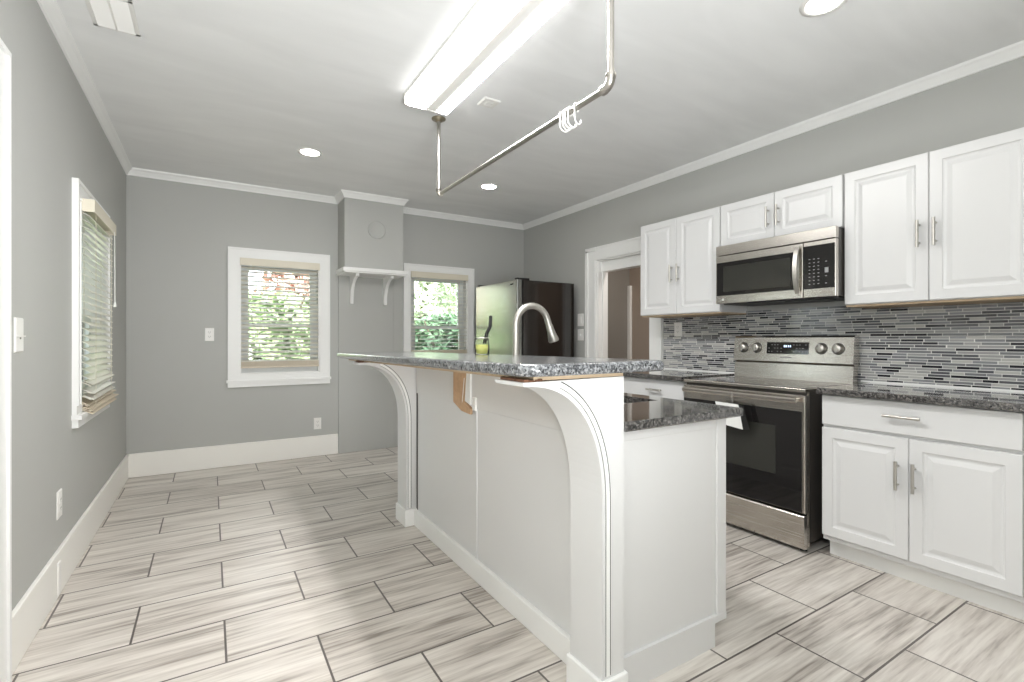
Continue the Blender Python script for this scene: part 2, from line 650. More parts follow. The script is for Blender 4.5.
# painted board lining under the chimney, chimney breast, flue cover
struct('wall_chimney', bmx((1.131, 1.731, 5.0, YB, 1.90, ZC), (1.135, 1.80, YB - 0.018, YB, 0, 1.86),
                           (1.72, 1.735, YB - 0.024, YB - 0.018, 0, 1.86)), M['wall'])
bm = bmesh.new()
lathe(bm, [(0.092, 0), (0.092, 0.004), (0.084, 0.009), (0.078, 0.004), (0.0, 0.006)], (1.45, 5.0, 2.305), (0, -1, 0), 40)
tag(obj('flue_cover', bm, M['wall']), 'round grey painted flue cover on the chimney breast', 'cover')


def baseboard(name, segs):
    bm = bmesh.new()
    for s in segs:
        box(bm, *s, bev=0.004)
    return struct(name, bm, M['base'])


baseboard('baseboard_back', [(XL, 1.131, YB - 0.018, YB, 0, 0.205)])
baseboard('baseboard_left', [(XL, XL + 0.018, D1[1] + 0.117, YB - 0.019, 0, 0.205)])
baseboard('baseboard_front', [(XL, XR, YF, YF + 0.018, 0, 0.2)])
baseboard('baseboard_right', [(XR - 0.018, XR, 4.072, YB, 0, 0.205)])


def crown(name, pts, inward):
    """pts: wall line corners in plan; profile steps out from the wall under the ceiling."""
    prof = [(0.0, -0.062), (0.010, -0.060), (0.014, -0.048), (0.030, -0.022), (0.042, -0.012), (0.046, 0.0), (0.0, 0.0)]
    bm = bmesh.new()
    rings = []
    n = len(pts)
    for i, p in enumerate(pts):
        p = Vector((p[0], p[1], ZC))
        dirs = []
        if i > 0:
            dirs.append(Vector(inward[i - 1]))
        if i < n - 1:
            dirs.append(Vector(inward[i]))
        d = Vector((0, 0, 0))
        for q in dirs:
            if (d - Vector((q[0], q[1], 0))).length > 1e-6:
                d += Vector((q[0], q[1], 0))
        rings.append([bm.verts.new(p + d * a + Vector((0, 0, b))) for a, b in prof])
    for A, B in zip(rings, rings[1:]):
        for k in range(len(prof)):
            bm.faces.new((A[k], A[(k + 1) % len(prof)], B[(k + 1) % len(prof)], B[k]))
    bm.faces.new(rings[0])
    bm.faces.new(rings[-1][::-1])
    return struct(name, bm, M['white'])


crown('trim_2', [(XL, YF), (XL, YB), (1.131, YB), (1.131, 5.0), (1.731, 5.0), (1.731, YB), (XR, YB), (XR, YF)],
      [(1, 0), (0, -1), (-1, 0), (0, -1), (1, 0), (0, -1), (-1, 0)])


def casing(bm, o, u, v, n, W, H, wd, th=0.02, sides='LRTB', back=True):
    """Picture-frame casing around an opening W x H, boards of width wd with a raised outer back band."""
    o, u, v, n = Vector(o), Vector(u), Vector(v), Vector(n)

    def b(a0, a1, b0, b1, h):
        ps = [o + u * a + v * c + n * 0.0 for a, c in ((a0, b0), (a1, b0), (a1, b1), (a0, b1))]
        prism(bm, ps, n * h)
    zb = -wd if 'B' in sides else 0
    zt = H + wd if 'T' in sides else H
    if 'L' in sides:
        b(-wd + 0.001, 0, 0.001, H, th)
        if back:
            b(-wd, -wd + 0.018, zb, zt, th + 0.008)
            b(-0.022, -0.012, 0, H, th + 0.004)
    if 'R' in sides:
        b(W, W + wd - 0.001, 0.001, H, th)
        if back:
            b(W + wd - 0.018, W + wd, zb, zt, th + 0.008)
            b(W + 0.012, W + 0.022, 0, H, th + 0.004)
    if 'T' in sides:
        b(-wd + 0.001, W + wd - 0.001, H, H + wd - 0.001, th)
        if back:
            b(-wd + 0.018, W + wd - 0.018, H + wd - 0.018, H + wd, th + 0.008)
            b(-0.022, W + 0.022, H + 0.012, H + 0.022, th + 0.004)
    if 'B' in sides:
        b(-wd, W + wd, -wd, 0, th)


def window(name, o, u, n, W, H, cw, cb, stool=True):
    """Double hung sash window; o = opening lower corner on the wall face, u along the wall, n into the room."""
    o, u, n = Vector(o), Vector(u), Vector(n)
    v = Vector((0, 0, 1))
    r = sthing(name, o)

    def blk(bm, a0, a1, z0, z1, d0, d1):
        ps = [o + u * a + v * c + n * d0 for a, c in ((a0, z0), (a1, z0), (a1, z1), (a0, z1))]
        prism(bm, ps, n * (d1 - d0))
    bm = bmesh.new()
    casing(bm, o, u, v, n, W, H, cw, sides='LRT')
    obj('window_casing', bm, M['white'], r)
    bm = bmesh.new()
    blk(bm, -cw, W + cw, -cb, 0, 0, 0.02)
    blk(bm, -cw - 0.012, W + cw + 0.008, -cb - 0.012, -cb + 0.012, 0, 0.042)
    blk(bm, -cw, W + cw, -cb - 0.055, -cb - 0.012, 0, 0.026)
    obj('window_sill', bm, M['white'], r)
    # jamb lining
    bm = bmesh.new()
    blk(bm, 0, 0.012, 0, H, -T, 0.0)
    blk(bm, W - 0.012, W, 0, H, -T, 0.0)
    blk(bm, 0.012, W - 0.012, H - 0.012, H, -T, 0.0)
    blk(bm, 0.012, W - 0.012, 0, 0.014, -T, 0.0)
    obj('window_frame', bm, M['white'], r)
    mz = 0.475
    sw = 0.066
    for nm, z0, z1, d0 in (('lower_sash', 0.014, mz + 0.02, -0.085), ('upper_sash', mz - 0.02, H - 0.012, -0.117)):
        bm = bmesh.new()
        d1 = d0 + 0.03
        blk(bm, 0.014, 0.014 + sw, z0, z1, d0, d1)
        blk(bm, W - 0.014 - sw, W - 0.014, z0, z1, d0, d1)
        bt = 0.075 if nm == 'lower_sash' else 0.038
        tt = 0.038 if nm == 'lower_sash' else 0.085
        blk(bm, 0.014 + sw, W - 0.014 - sw, z0, z0 + bt, d0, d1)
        blk(bm, 0.014 + sw, W - 0.014 - sw, z1 - tt, z1, d0, d1)
        s = obj(nm, bm, M['inner'], r)
        bm = bmesh.new()
        blk(bm, 0.014 + sw, W - 0.014 - sw, z0 + bt, z1 - tt, d0 + 0.012, d0 + 0.016)
        obj('window_pane', bm, M['glass'], s)
    return r


window('window_1', (W1[0], YB, W1[2]), (1, 0, 0), (0, -1, 0), W1[1] - W1[0], W1[3] - W1[2], 0.098, 0.06)
window('window_2', (W2[0], YB, W2[2]), (1, 0, 0), (0, -1, 0), W2[1] - W2[0], W2[3] - W2[2], 0.082, 0.06)
window('window_3', (XL, W3[0], W3[2]), (0, 1, 0), (1, 0, 0), W3[1] - W3[0], W3[3] - W3[2], 0.105, 0.06)


def blind(label, o, u, n, W, ztop, zbot, tilt, proud, pitch, gap=0.0, wand=None, cords=True, low=None):
    """Venetian blind. o: plan point of the valance's start, u along, n into the room."""
    o, u, n = Vector((o[0], o[1], 0)), Vector(u), Vector(n)
    r = thing('window_blind', label, 'blind', o + Vector((0, 0, zbot)))
    v = Vector((0, 0, 1))

    def blk(bm, a0, a1, z0, z1, d0, d1):
        ps = [o + u * a + v * c + n * d0 for a, c in ((a0, z0), (a1, z0), (a1, z1), (a0, z1))]
        prism(bm, ps, n * (d1 - d0))
    bm = bmesh.new()
    blk(bm, 0, W, ztop - 0.068, ztop, proud - 0.008, proud)
    blk(bm, 0, 0.008, ztop - 0.068, ztop, proud - 0.075, proud - 0.008)
    blk(bm, W - 0.008, W, ztop - 0.068, ztop, proud - 0.075, proud - 0.008)
    obj('valance', bm, M['valance'], r)
    bm = bmesh.new()
    blk(bm, 0.012, W - 0.012, ztop - 0.045, ztop - 0.004, proud - 0.065, proud - 0.012)
    obj('head_rail', bm, M['valance'], r)
    bm = bmesh.new()
    z = ztop - 0.085
    zend = zbot + 0.05
    ct = proud - 0.038
    c, s = math.cos(tilt), math.sin(tilt)
    while z > zend:
        hw, th = 0.024, 0.0016
        for sgn in (1,):
            ps = [(-hw, -th), (0, 0.003 - th), (hw, -th), (hw, th), (0, 0.003 + th), (-hw, th)]
            pts = [o + u * 0.01 + n * (ct + a * c - b * s) + v * (z + a * s + b * c) for a, b in ps]
            prism(bm, pts, u * (W - 0.02))
        z -= pitch
    obj('slats', bm, M['slat'], r)
    bm = bmesh.new()
    if low is None:
        blk(bm, 0.008, W - 0.008, zbot, zbot + 0.018, ct - 0.026, ct + 0.026)
        for k in range(6):
            blk(bm, 0.009, W - 0.009, zbot + 0.020 + 0.0072 * k, zbot + 0.0255 + 0.0072 * k, ct - 0.025, ct + 0.025)
        obj('bottom_rail', bm, M['slatdry'], r)
    else:
        low(r, o, u, n, W, ct)
        bm.free()
    for a in (0.11, W - 0.11):
        bm = bmesh.new()
        for dd in (-0.026, 0.026):
            tube(bm, [o + u * a + n * (ct + dd) + v * (zbot + 0.01), o + u * a + n * (ct + dd) + v * (ztop - 0.05)], 0.0012, 6)
        obj('ladder_cord', bm, M['valance'], r)
    if wand:
        a, zb = wand
        bm = bmesh.new()
        tube(bm, [o + u * a + n * (proud + 0.004) + v * (ztop - 0.06), o + u * a + n * (proud + 0.006) + v * (zb + 0.03)], 0.002, 8)
        tube(bm, [o + u * a + n * (proud + 0.006) + v * (zb + 0.03), o + u * a + n * (proud + 0.006) + v * (zb + 0.02),
                  o + u * a + n * (proud + 0.006) + v * zb], [0.003, 0.007, 0.008], 10)
        obj('pull_cord', bm, M['plate'], r)
    return r


blind('cream blind in the window between the switch-height outlet and the chimney', (W1[0] + 0.002, YB), (1, 0, 0), (0, -1, 0), W1[1] - W1[0] - 0.004,
      1.958, 0.912, math.radians(-24), 0.03, 0.0425, wand=(0.09, 1.50))
blind('cream blind in the window beside the refrigerator', (W2[0] + 0.002, YB), (1, 0, 0), (0, -1, 0), W2[1] - W2[0] - 0.004,
      1.953, 1.0, math.radians(-7), 0.03, 0.0425, wand=(0.10, 1.45))


def ragged(r, o, u, n, W, ct):
    rnd = random.Random(4)
    v = Vector((0, 0, 1))
    bm = bmesh.new()
    for k in range(7):
        z = 0.848 - 0.010 * k + rnd.uniform(-0.004, 0.004)
        tl = math.radians(-20 + rnd.uniform(-16, 16))
        sk = rnd.uniform(-0.012, 0.012)
        hw, th = 0.025, 0.0018
        d = 0.004 * k - 0.018
        c, s = math.cos(tl), math.sin(tl)
        pts = [o + u * 0.012 + n * (ct + d + a * c - b * s) + v * (z + a * s + b * c) for a, b in ((-hw, -th), (hw, -th), (hw, th), (-hw, th))]
        prism(bm, pts, u * (W - 0.03) + n * (0.02 + sk) + v * (0.015 + sk))
    obj('bottom_rail', bm, M['slatdry'], r)['label'] = 'beige stack of loose warped bottom slats'
    bm = bmesh.new()
    for z, tl, hw in ((0.95, -28, 0.025), (0.895, -8, 0.027), (0.868, -30, 0.026)):
        c, s = math.cos(math.radians(tl)), math.sin(math.radians(tl))
        pts = [o + u * 0.02 + n * (ct + 0.01 + a * c - b * s) + v * (z + a * s + b * c) for a, b in ((-hw, -0.002), (hw, -0.002), (hw, 0.002), (-hw, 0.002))]
        prism(bm, pts, u * (W - 0.04) + v * 0.012)
    obj('sagging_slats', bm, M['slat'], r)


blind('damaged cream blind on the side wall window, its lowest slats hanging crooked', (XL, W3[0] + 0.008), (0, 1, 0), (1, 0, 0), 0.72,
      1.952, 0.81, math.radians(-30), 0.075, 0.037, wand=(0.62, 1.40), low=ragged)

# doors
d1 = sthing('door_1', (XL, D1[0], 0))
bm = bmesh.new()
casing(bm, (XL, D1[0], 0), (0, 1, 0), (0, 0, 1), (1, 0, 0), D1[1] - D1[0], D1[2], 0.117, sides='LRT')
obj('door_casing', bm, M['white'], d1)
bm = bmesh.new()
box(bm, XL - 0.07, XL - 0.03, D1[0] + 0.004, D1[1] - 0.004, 0.008, D1[2] - 0.004)
for z0, z1 in ((0.2, 0.85), (1.0, 1.95)):
    for y0 in (D1[0] + 0.11, D1[0] + 0.48):
        panel(bm, (XL - 0.03, y0, z0), (0, 1, 0), (0, 0, 1), (1, 0, 0), 0.28, z1 - z0, [(0, 0.0), (0.015, 0.006), (0.04, 0.008)])
dl = obj('door_leaf', bm, M['white'], d1)
bm = bmesh.new()
lathe(bm, [(0.025, 0), (0.012, 0.012), (0.012, 0.035), (0.028, 0.05), (0.02, 0.068), (0, 0.07)], (XL - 0.03, D1[0] + 0.07, 0.96), (1, 0, 0))
obj('door_knob', bm, M['nickel'], dl)

d2 = sthing('door_2', (XR, D2[0], 0))
bm = bmesh.new()
casing(bm, (XR, D2[0], 0), (0, 1, 0), (0, 0, 1), (-1, 0, 0), D2[1] - D2[0], D2[2], 0.137, th=0.022, sides='T')
for y0, y1 in ((D2[1], D2[1] + 0.165), (D2[0] - 0.137, D2[0])):
    box(bm, XR - 0.022, XR, y0, y1, 0, D2[2])
box(bm, XR - 0.034, XR - 0.022, D2[1] + 0.125, D2[1] + 0.165, 0, D2[2] + 0.11)
box(bm, XR - 0.034, XR - 0.022, D2[1] - 0.0, D2[1] + 0.16, D2[2] + 0.095, D2[2] + 0.137)
box(bm, XR - 0.028, XR - 0.022, D2[1] + 0.012, D2[1] + 0.03, 0, D2[2])
box(bm, XR - 0.022, XR, D2[1] + 0.137, D2[1] + 0.165, D2[2], D2[2] + 0.137)
obj('door_casing', bm, M['white'], d2)
bm = bmx((XR + 0.045, XR + T, D2[0] + 0.012, D2[1] - 0.012, 1.893, D2[2] - 0.012, 0.002), (XR, XR + T, D2[1] - 0.012, D2[1], 0, D2[2]), (XR, XR + T, D2[0], D2[0] + 0.012, 0, D2[2]),
         (XR, XR + T, D2[0], D2[1], D2[2] - 0.012, D2[2]), (XR + 0.055, XR + 0.075, D2[1] - 0.024, D2[1] - 0.012, 0, D2[2]),
         (XR + 0.055, XR + 0.075, D2[0] + 0.012, D2[0] + 0.024, 0, D2[2]))
obj('door_jamb', bm, M['white'], d2)

# tiled backsplash on the right wall, with its caulk bead
struct('wall_backsplash', bmx((XR - 0.008, XR, -0.6, 3.005, 0.925, 1.40)), M['mosaic'])
struct('trim_3', bmx((XR - 0.018, XR - 0.008, -0.6, 1.45, 0.926, 0.935), (XR - 0.018, XR - 0.008, 2.29, 3.0, 0.926, 0.935)), M['white'])

# ------------------------------------------------------------------ kitchen island
isl = thing('kitchen_island', 'white painted island base with curved arch brackets under the raised bar', 'island', (1.3, 2.2, 0))
PX = 1.125        # seating side panel face
YE = 1.21         # end panel face
YI = 3.19         # far end of the island
LXR = 1.734
bm = bmx((PX + 0.004, 1.16, YE + 0.02, 2.163, 0.09, 1.04, 0.001), (PX + 0.004, 1.16, 2.177, 2.985, 0.09, 1.04, 0.001),
         (PX - 0.002, PX + 0.004, 2.161, 2.179, 0.09, 1.03), (1.16, 1.20, YE + 0.02, YI, 0, 1.04))
obj('side_panel', bm, M['panel'], isl)
obj('frieze_board', bmx((PX - 0.006, PX + 0.004, 1.335, 2.988, 0.845, 1.042, 0.0015)), M['panel'], isl)
obj('panel_gap', bmx((PX + 0.0005, PX + 0.003, 2.982, 2.998, 0.10, 0.845)), M['gap'], isl)['label'] = 'dark open joint between side panel and arch post'
obj('baseboard', bmx((1.106, PX + 0.004, 1.335, 3.0, 0, 0.10, 0.004)), M['white'], isl)
# end panel with stile, bottom board, toe notch
bm = bmesh.new()
prism(bm, [(1.15, YE + 0.004, 0.0), (1.662, YE + 0.004, 0.0), (1.662, YE + 0.004, 0.098), (LXR, YE + 0.004, 0.098), (LXR, YE + 0.004, 0.885), (1.15, YE + 0.004, 0.885)], (0, 0.02, 0))
obj('end_panel', bm, M['panel'], isl)
obj('end_stile', bmx((1.678, LXR, YE - 0.006, YE + 0.004, 0.098, 0.885, 0.003)), M['panel'], isl)
obj('end_rail', bmx((1.15, 1.678, YE - 0.003, YE + 0.004, 0.845, 0.885, 0.002)), M['panel'], isl)
bm = bmesh.new()
prism(bm, [(1.15, YE - 0.008, 0), (1.662, YE - 0.008, 0), (1.662, YE - 0.008, 0.09), (LXR - 0.001, YE - 0.008, 0.09), (LXR - 0.001, YE - 0.008, 0.118), (1.15, YE - 0.008, 0.118)], (0, 0.012, 0))
obj('end_baseboard', bm, M['panel'], isl)
# cabinet carcass on the kitchen side
obj('body', bmx((1.20, LXR - 0.022, YE + 0.024, YI, 0.10, 0.72), (1.20, 1.66, YE + 0.024, YI, 0, 0.10), (LXR - 0.06, LXR - 0.022, YE + 0.024, YI, 0.72, 0.885),
                (1.20, 1.22, YE + 0.024, YI, 0.72, 0.885), (1.22, LXR - 0.06, YE + 0.024, 1.45, 0.72, 0.885), (1.22, LXR - 0.06, 2.65, YI, 0.72, 0.885)), M['panel'], isl)
for i, y0 in enumerate((1.25, 1.89, 2.53)):
    bm = bmesh.new()
    panel(bm, (LXR - 0.022, y0 + 0.003, 0.12), (0, 1, 0), (0, 0, 1), (1, 0, 0), 0.625, 0.74,
          [(0, 0.018), (0.002, 0.02), (0.055, 0.02), (0.062, 0.013), (0.072, 0.013), (0.095, 0.019)], back=0.0)
    dd = obj('door', bm, M['cab'], isl)
    bm = bmesh.new()
    ya = y0 + (0.58 if i != 1 else 0.05)
    tube(bm, [(LXR + 0.03, ya, 0.62), (LXR + 0.03, ya, 0.76)], 0.006)
    tube(bm, [(LXR - 0.002, ya, 0.64), (LXR + 0.03, ya, 0.64)], 0.005)
    tube(bm, [(LXR - 0.002, ya, 0.74), (LXR + 0.03, ya, 0.74)], 0.005)
    obj('handle', bm, M['nickel'], dd)


def arch(y0, y1, ztip):
    """Arched bracket post: vertical below, quarter arch reaching out to the seating side."""
    xf, xt, zc, zt = 1.057, 0.762, 0.66, ztip
    n = 26
    arc = []
    for k in range(n + 1):
        t = PI / 2 * k / n
        arc.append((xt + (xf - xt) * (max(0.0, math.cos(t)) ** 0.86), zc + (zt - 0.012 - zc) * (max(0.0, math.sin(t)) ** 0.86)))
    # front face outline: below, arch, tip, top, back
    poly = [(xf, 0.10)] + arc + [(xt - 0.005, zt), (1.15, zt + 0.004), (1.15, 0.10)]
    bm = bmesh.new()
    prism(bm, [(x, y0, z) for x, z in poly], (0, y1 - y0, 0))
    bmesh.ops.triangulate(bm, faces=[f for f in bm.faces if len(f.verts) > 4])
    p = obj('arch_bracket', bm, M['panel'], isl)
    # bead following the arch on the front face with a dark open joint beside it
    def off(d):
        pts = [(xf + d, 0.115)]
        for k, (x, z) in enumerate(arc):
            t = PI / 2 * k / n
            pts.append((x + d * math.cos(t), z + d * math.sin(t)))
        return [q for q in pts if q[1] < zt - 0.001]
    bm = bmesh.new()
    a, b = off(0.016), off(0.030)
    m = min(len(a), len(b))
    for k in range(m - 1):
        prism(bm, [(a[k][0], y0 - 0.003, a[k][1]), (b[k][0], y0 - 0.003, b[k][1]), (b[k + 1][0], y0 - 0.003, b[k + 1][1]), (a[k + 1][0], y0 - 0.003, a[k + 1][1])], (0, 0.004, 0))
    obj('bead', bm, M['white'], p)
    bm = bmesh.new()
    tube(bm, [(x, y0 - 0.0006, z) for x, z in off(0.033)], 0.0017, 6)
    tube(bm, [(x, y0 - 0.0003, z) for x, z in off(0.0145)][:22], 0.0009, 6)
    obj('open_joint', bm, M['gap'], p)['label'] = 'dark cracked joint along the arch'
    # plinth block
    obj('plinth', bmx((xf - 0.012, 1.16, y0 - 0.012, y1 + 0.008, 0, 0.105, 0.004)), M['white'], p)
    return p


arch(1.172, 1.335, 1.0645)
arch(3.0, 3.165, 1.045)
for y0, y1, zt, w0 in ((1.175, 1.33, 1.062, 0.83), (3.02, 3.15, 1.043, 0.81)):
    rnd = random.Random(int(y0 * 10))
    bm = bmesh.new()
    for k in range(9):
        x0 = 0.768 + k * (w0 - 0.77) / 9 * 1.35
        box(bm, x0, x0 + 0.016, y0 + rnd.uniform(0, 0.012), y1 - rnd.uniform(0, 0.02), zt - 0.002, zt + rnd.uniform(0.004, 0.012), bev=0.002)
    obj('torn_wood', bm, M['rawdark'], isl)['label'] = 'torn brown wood on top of the arch bracket'
# bare wood where the centre bracket is missing, and the small metal clip on its edge
bm = bmesh.new()
wx = PX - 0.018
prism(bm, [(wx, y, z) for y, z in ((2.40, 1.045), (2.40, 0.855), (2.30, 0.818), (2.20, 0.812), (2.195, 0.842), (2.262, 0.872), (2.238, 1.045))], (0.013, 0, 0))
obj('bare_wood', bm, M['raw'], isl)['label'] = 'bare brown wood where the middle bracket is missing'
bm = bmesh.new()
prism(bm, [(wx - 0.001, y, z) for y, z in ((2.268, 0.99), (2.262, 0.99), (2.285, 0.87), (2.292, 0.86))], (0.006, 0, 0))
prism(bm, [(wx - 0.001, y, z) for y, z in ((2.236, 1.045), (2.20, 1.045), (2.20, 0.86), (2.258, 0.874))], (0.012, 0, 0))
box(bm, PX - 0.014, PX - 0.004, 2.150, 2.186, 0.835, 0.90, bev=0.002)
obj('patch', bm, M['white'], isl)

# raised bar counter, sagging slightly toward its far end
def zs(y, top):
    return (1.120 if top else 1.084) - (y - 1.12) / 2.4 * 0.024


def slab_outline():
    pts = []
    x0, x1, y0, y1, r = 0.738, 1.292, 1.118, 3.54, 0.06
    for cx, cy, a0 in ((x0 + r, y0 + r, PI), (x1 - 0.02, y0 + 0.02, 1.5 * PI), (x1 - 0.02, y1 - 0.02, 0), (x0 + r, y1 - r, 0.5 * PI)):
        rr = r if cx < 1 else 0.02
        for k in range(9):
            t = a0 + PI / 2 * k / 8
            pts.append((cx + rr * math.cos(t), cy + rr * math.sin(t)))
    return pts


bm = bmesh.new()
ol = slab_outline()
cx0, cy0 = 1.01, 2.33
lv = [(0.006, 0.0), (0.0, 0.007), (0.0, 0.026), (0.004, 0.033), (0.012, 0.036)]
rings = []
for ins, h in lv:
    ring = []
    for x, y in ol:
        d = Vector((cx0 - x, 0)) if False else None
        xx = x + (ins if x < cx0 else -ins)
        yy = y + (ins if y < cy0 else -ins)
        ring.append(bm.verts.new((xx, yy, zs(y, False) + h)))
    rings.append(ring)
for A, B in zip(rings, rings[1:]):
    for k in range(len(A)):
        f = bm.faces.new((A[k], A[(k + 1) % len(A)], B[(k + 1) % len(A)], B[k]))
        f.smooth = True
bm.faces.new(rings[0][::-1])
bm.faces.new(rings[-1])
bar = thing('bar_counter', 'raised grey speckled granite bar top with rounded edge on the island', 'counter', (1.01, 2.33, 1.06))
obj('slab', bm, M['granite'], bar)
bm = bmesh.new()
poly = [(0.80, 1.18), (1.155, 1.18), (1.155, 3.42), (0.80, 3.42)]
a = [bm.verts.new((x, y, zs(y, False) - 0.015)) for x, y in poly]
b = [bm.verts.new((x, y, zs(y, False))) for x, y in poly]
bm.faces.new(a[::-1]); bm.faces.new(b)
for i in range(4):
    bm.faces.new((a[i], a[(i + 1) % 4], b[(i + 1) % 4], b[i]))
obj('plywood_underlay', bm, M['rawpale'], bar)['label'] = 'raw plywood edge under the stone'

# lower island counter with sink cut-out
SX0, SX1, SY0, SY1 = 1.36, 1.68, 1.50, 2.30
lc = thing('island_countertop', 'lower dark speckled granite counter on the kitchen side of the island', 'counter', (1.48, 2.2, 0.887))
bm = bmesh.new()
Z0, Z1 = 0.887, 0.92
ox0, ox1, oy0, oy1 = 1.152, 1.775, 1.165, 3.22
for z in (Z0, Z1):
    pass
def rect(z, a0, a1, b0, b1):
    return [bm.verts.new((x, y, z)) for x, y in ((a0, b0), (a1, b0), (a1, b1), (a0, b1))]
o0, o1 = rect(Z0, ox0, ox1, oy0, oy1), rect(Z0 + 0.005, ox0, ox1 + 0.004, oy0 - 0.004, oy1)
o2, o3 = rect(Z1 - 0.006, ox0, ox1 + 0.004, oy0 - 0.004, oy1), rect(Z1, ox0, ox1, oy0, oy1)
i3, i0 = rect(Z1, SX0, SX1, SY0, SY1), rect(Z0, SX0, SX1, SY0, SY1)
for A, B in ((o0, o1), (o1, o2), (o2, o3), (o3, i3), (i3, i0), (i0, o0)):
    for k in range(4):
        bm.faces.new((A[k], A[(k + 1) % 4], B[(k + 1) % 4], B[k]))
obj('slab', bm, M['granited'], lc)
bm = bmesh.new()
lo, li = [], []
t_ = 0.003
def rr(z, d):
    return [bm.verts.new((x, y, z)) for x, y in ((SX0 - d, SY0 - d), (SX1 + d, SY0 - d), (SX1 + d, SY1 + d), (SX0 - d, SY1 + d))]
loops = [rr(0.885, 0.012), rr(0.885, 0.0), rr(0.77, -0.006), rr(0.755, -0.03)]
outer = [rr(0.882, 0.012), rr(0.882, 0.003), rr(0.752, 0.003)]
for A, B in list(zip(loops, loops[1:])) + list(zip(outer, outer[1:])) + [(loops[0], outer[0])]:
    for k in range(4):
        bm.faces.new((A[k], A[(k + 1) % 4], B[(k + 1) % 4], B[k]))
bm.faces.new(loops[-1]); bm.faces.new(outer[-1])
sk = thing('sink', 'stainless undermount sink sunk in the lower island counter', 'sink', ((SX0 + SX1) / 2, (SY0 + SY1) / 2, 0.75))
obj('basin', bm, M['steel'], sk)
bm = bmesh.new()
lathe(bm, [(0.045, 0), (0.045, 0.003), (0.03, 0.004), (0.028, 0.001), (0, 0.001)], ((SX0 + SX1) / 2, (SY0 + SY1) / 2, 0.7555))
obj('drain', bm, M['nickel'], sk)

# faucet
FX, FY = 1.325, 2.115
fa = thing('faucet', 'brushed nickel gooseneck pull-down faucet behind the raised bar', 'faucet', (FX, FY, 0.92))
bm = bmesh.new()
lathe(bm, [(0.027, 0), (0.027, 0.006), (0.02, 0.012), (0.02, 0.05), (0.0175, 0.055), (0.0, 0.056)], (FX, FY, 0.92))
obj('base', bm, M['nickel'], fa)
bm = bmesh.new()
pts = [(FX, FY, 0.975), (FX, FY, 1.1), (FX, FY, 1.20)]
R_ = 0.098
zc_ = 1.262
pts.append((FX, FY, 1.235))
for k in range(0, 17):
    t = PI - (PI - 0.26) * k / 16
    pts.append((FX + R_ + R_ * math.cos(t), FY - 0.008 * k / 16, zc_ + 0.100 * math.sin(t)))
_d = (Vector(pts[-1]) - Vector(pts[-2])).normalized()
pts.append(tuple(Vector(pts[-1]) + _d * 0.025))
tube(bm, pts, 0.0165, 18)
obj('spout', bm, M['nickel'], fa)
bm = bmesh.new()
p = Vector(pts[-1])
dv = (Vector(pts[-1]) - Vector(pts[-2])).normalized()
tube(bm, [p, p + dv * 0.008, p + dv * 0.03, p + dv * 0.085, p + dv * 0.092], [0.0175, 0.0185, 0.019, 0.0285, 0.026], 20)
obj('spray_head', bm, M['nickel'], fa)
bm = bmesh.new()
tube(bm, [(FX, FY + 0.015, 0.955), (FX, FY + 0.05, 0.96), (FX + 0.005, FY + 0.1, 0.985)], [0.009, 0.007, 0.006], 12)
obj('lever', bm, M['nickel'], fa)

# candle jar and the bent wick trimmer standing in it
JX, JY = 1.185, 2.22
JZ = zs(JY, True)
jar = thing('candle_jar', 'glass jar half full of yellow-green wax on the bar top', 'jar', (JX, JY, JZ))
bm = bmesh.new()
R0 = 0.038
lathe(bm, [(0, 0.0), (R0 - 0.004, 0.0), (R0, 0.005), (R0, 0.066), (R0 - 0.004, 0.072), (R0 - 0.004, 0.088), (R0 - 0.006, 0.088), (R0 - 0.006, 0.071),
           (R0 - 0.0025, 0.064), (R0 - 0.0025, 0.006), (0, 0.005)], (JX, JY, JZ), seg=36)
obj('glass_body', bm, M['jar'], jar)
bm = bmesh.new()
lathe(bm, [(0, 0.0055), (R0 - 0.003, 0.0065), (R0 - 0.003, 0.052), (0, 0.052)], (JX, JY, JZ), seg=36)
obj('wax', bm, M['oil'], jar)
bm = bmesh.new()
lathe(bm, [(R0 - 0.0035, 0.082), (R0 - 0.001, 0.082), (R0 - 0.001, 0.089), (R0 - 0.0035, 0.089)], (JX, JY, JZ), seg=36)
obj('rim', bm, M['nickel'], jar)
wt = thing('wick_trimmer', 'black bent metal wick trimmer standing in the candle jar', 'trimmer', (JX, JY, JZ + 0.055))
for s in (0, 1):
    bm = bmesh.new()
    ux, uy = 0.8517, -0.524
    o_ = -0.002 + 0.012 * s
    P = [(0.010 + o_, 0.058), (0.022 + o_, 0.11), (0.040 + o_ * 0.9, 0.145), (0.043 + o_ * 0.8, 0.20)]
    tube(bm, [(JX + ux * a, JY + uy * a + 0.004 * s, JZ + z) for a, z in P], 0.0048, 10)
    obj('handle', bm, M['rubber'], wt)

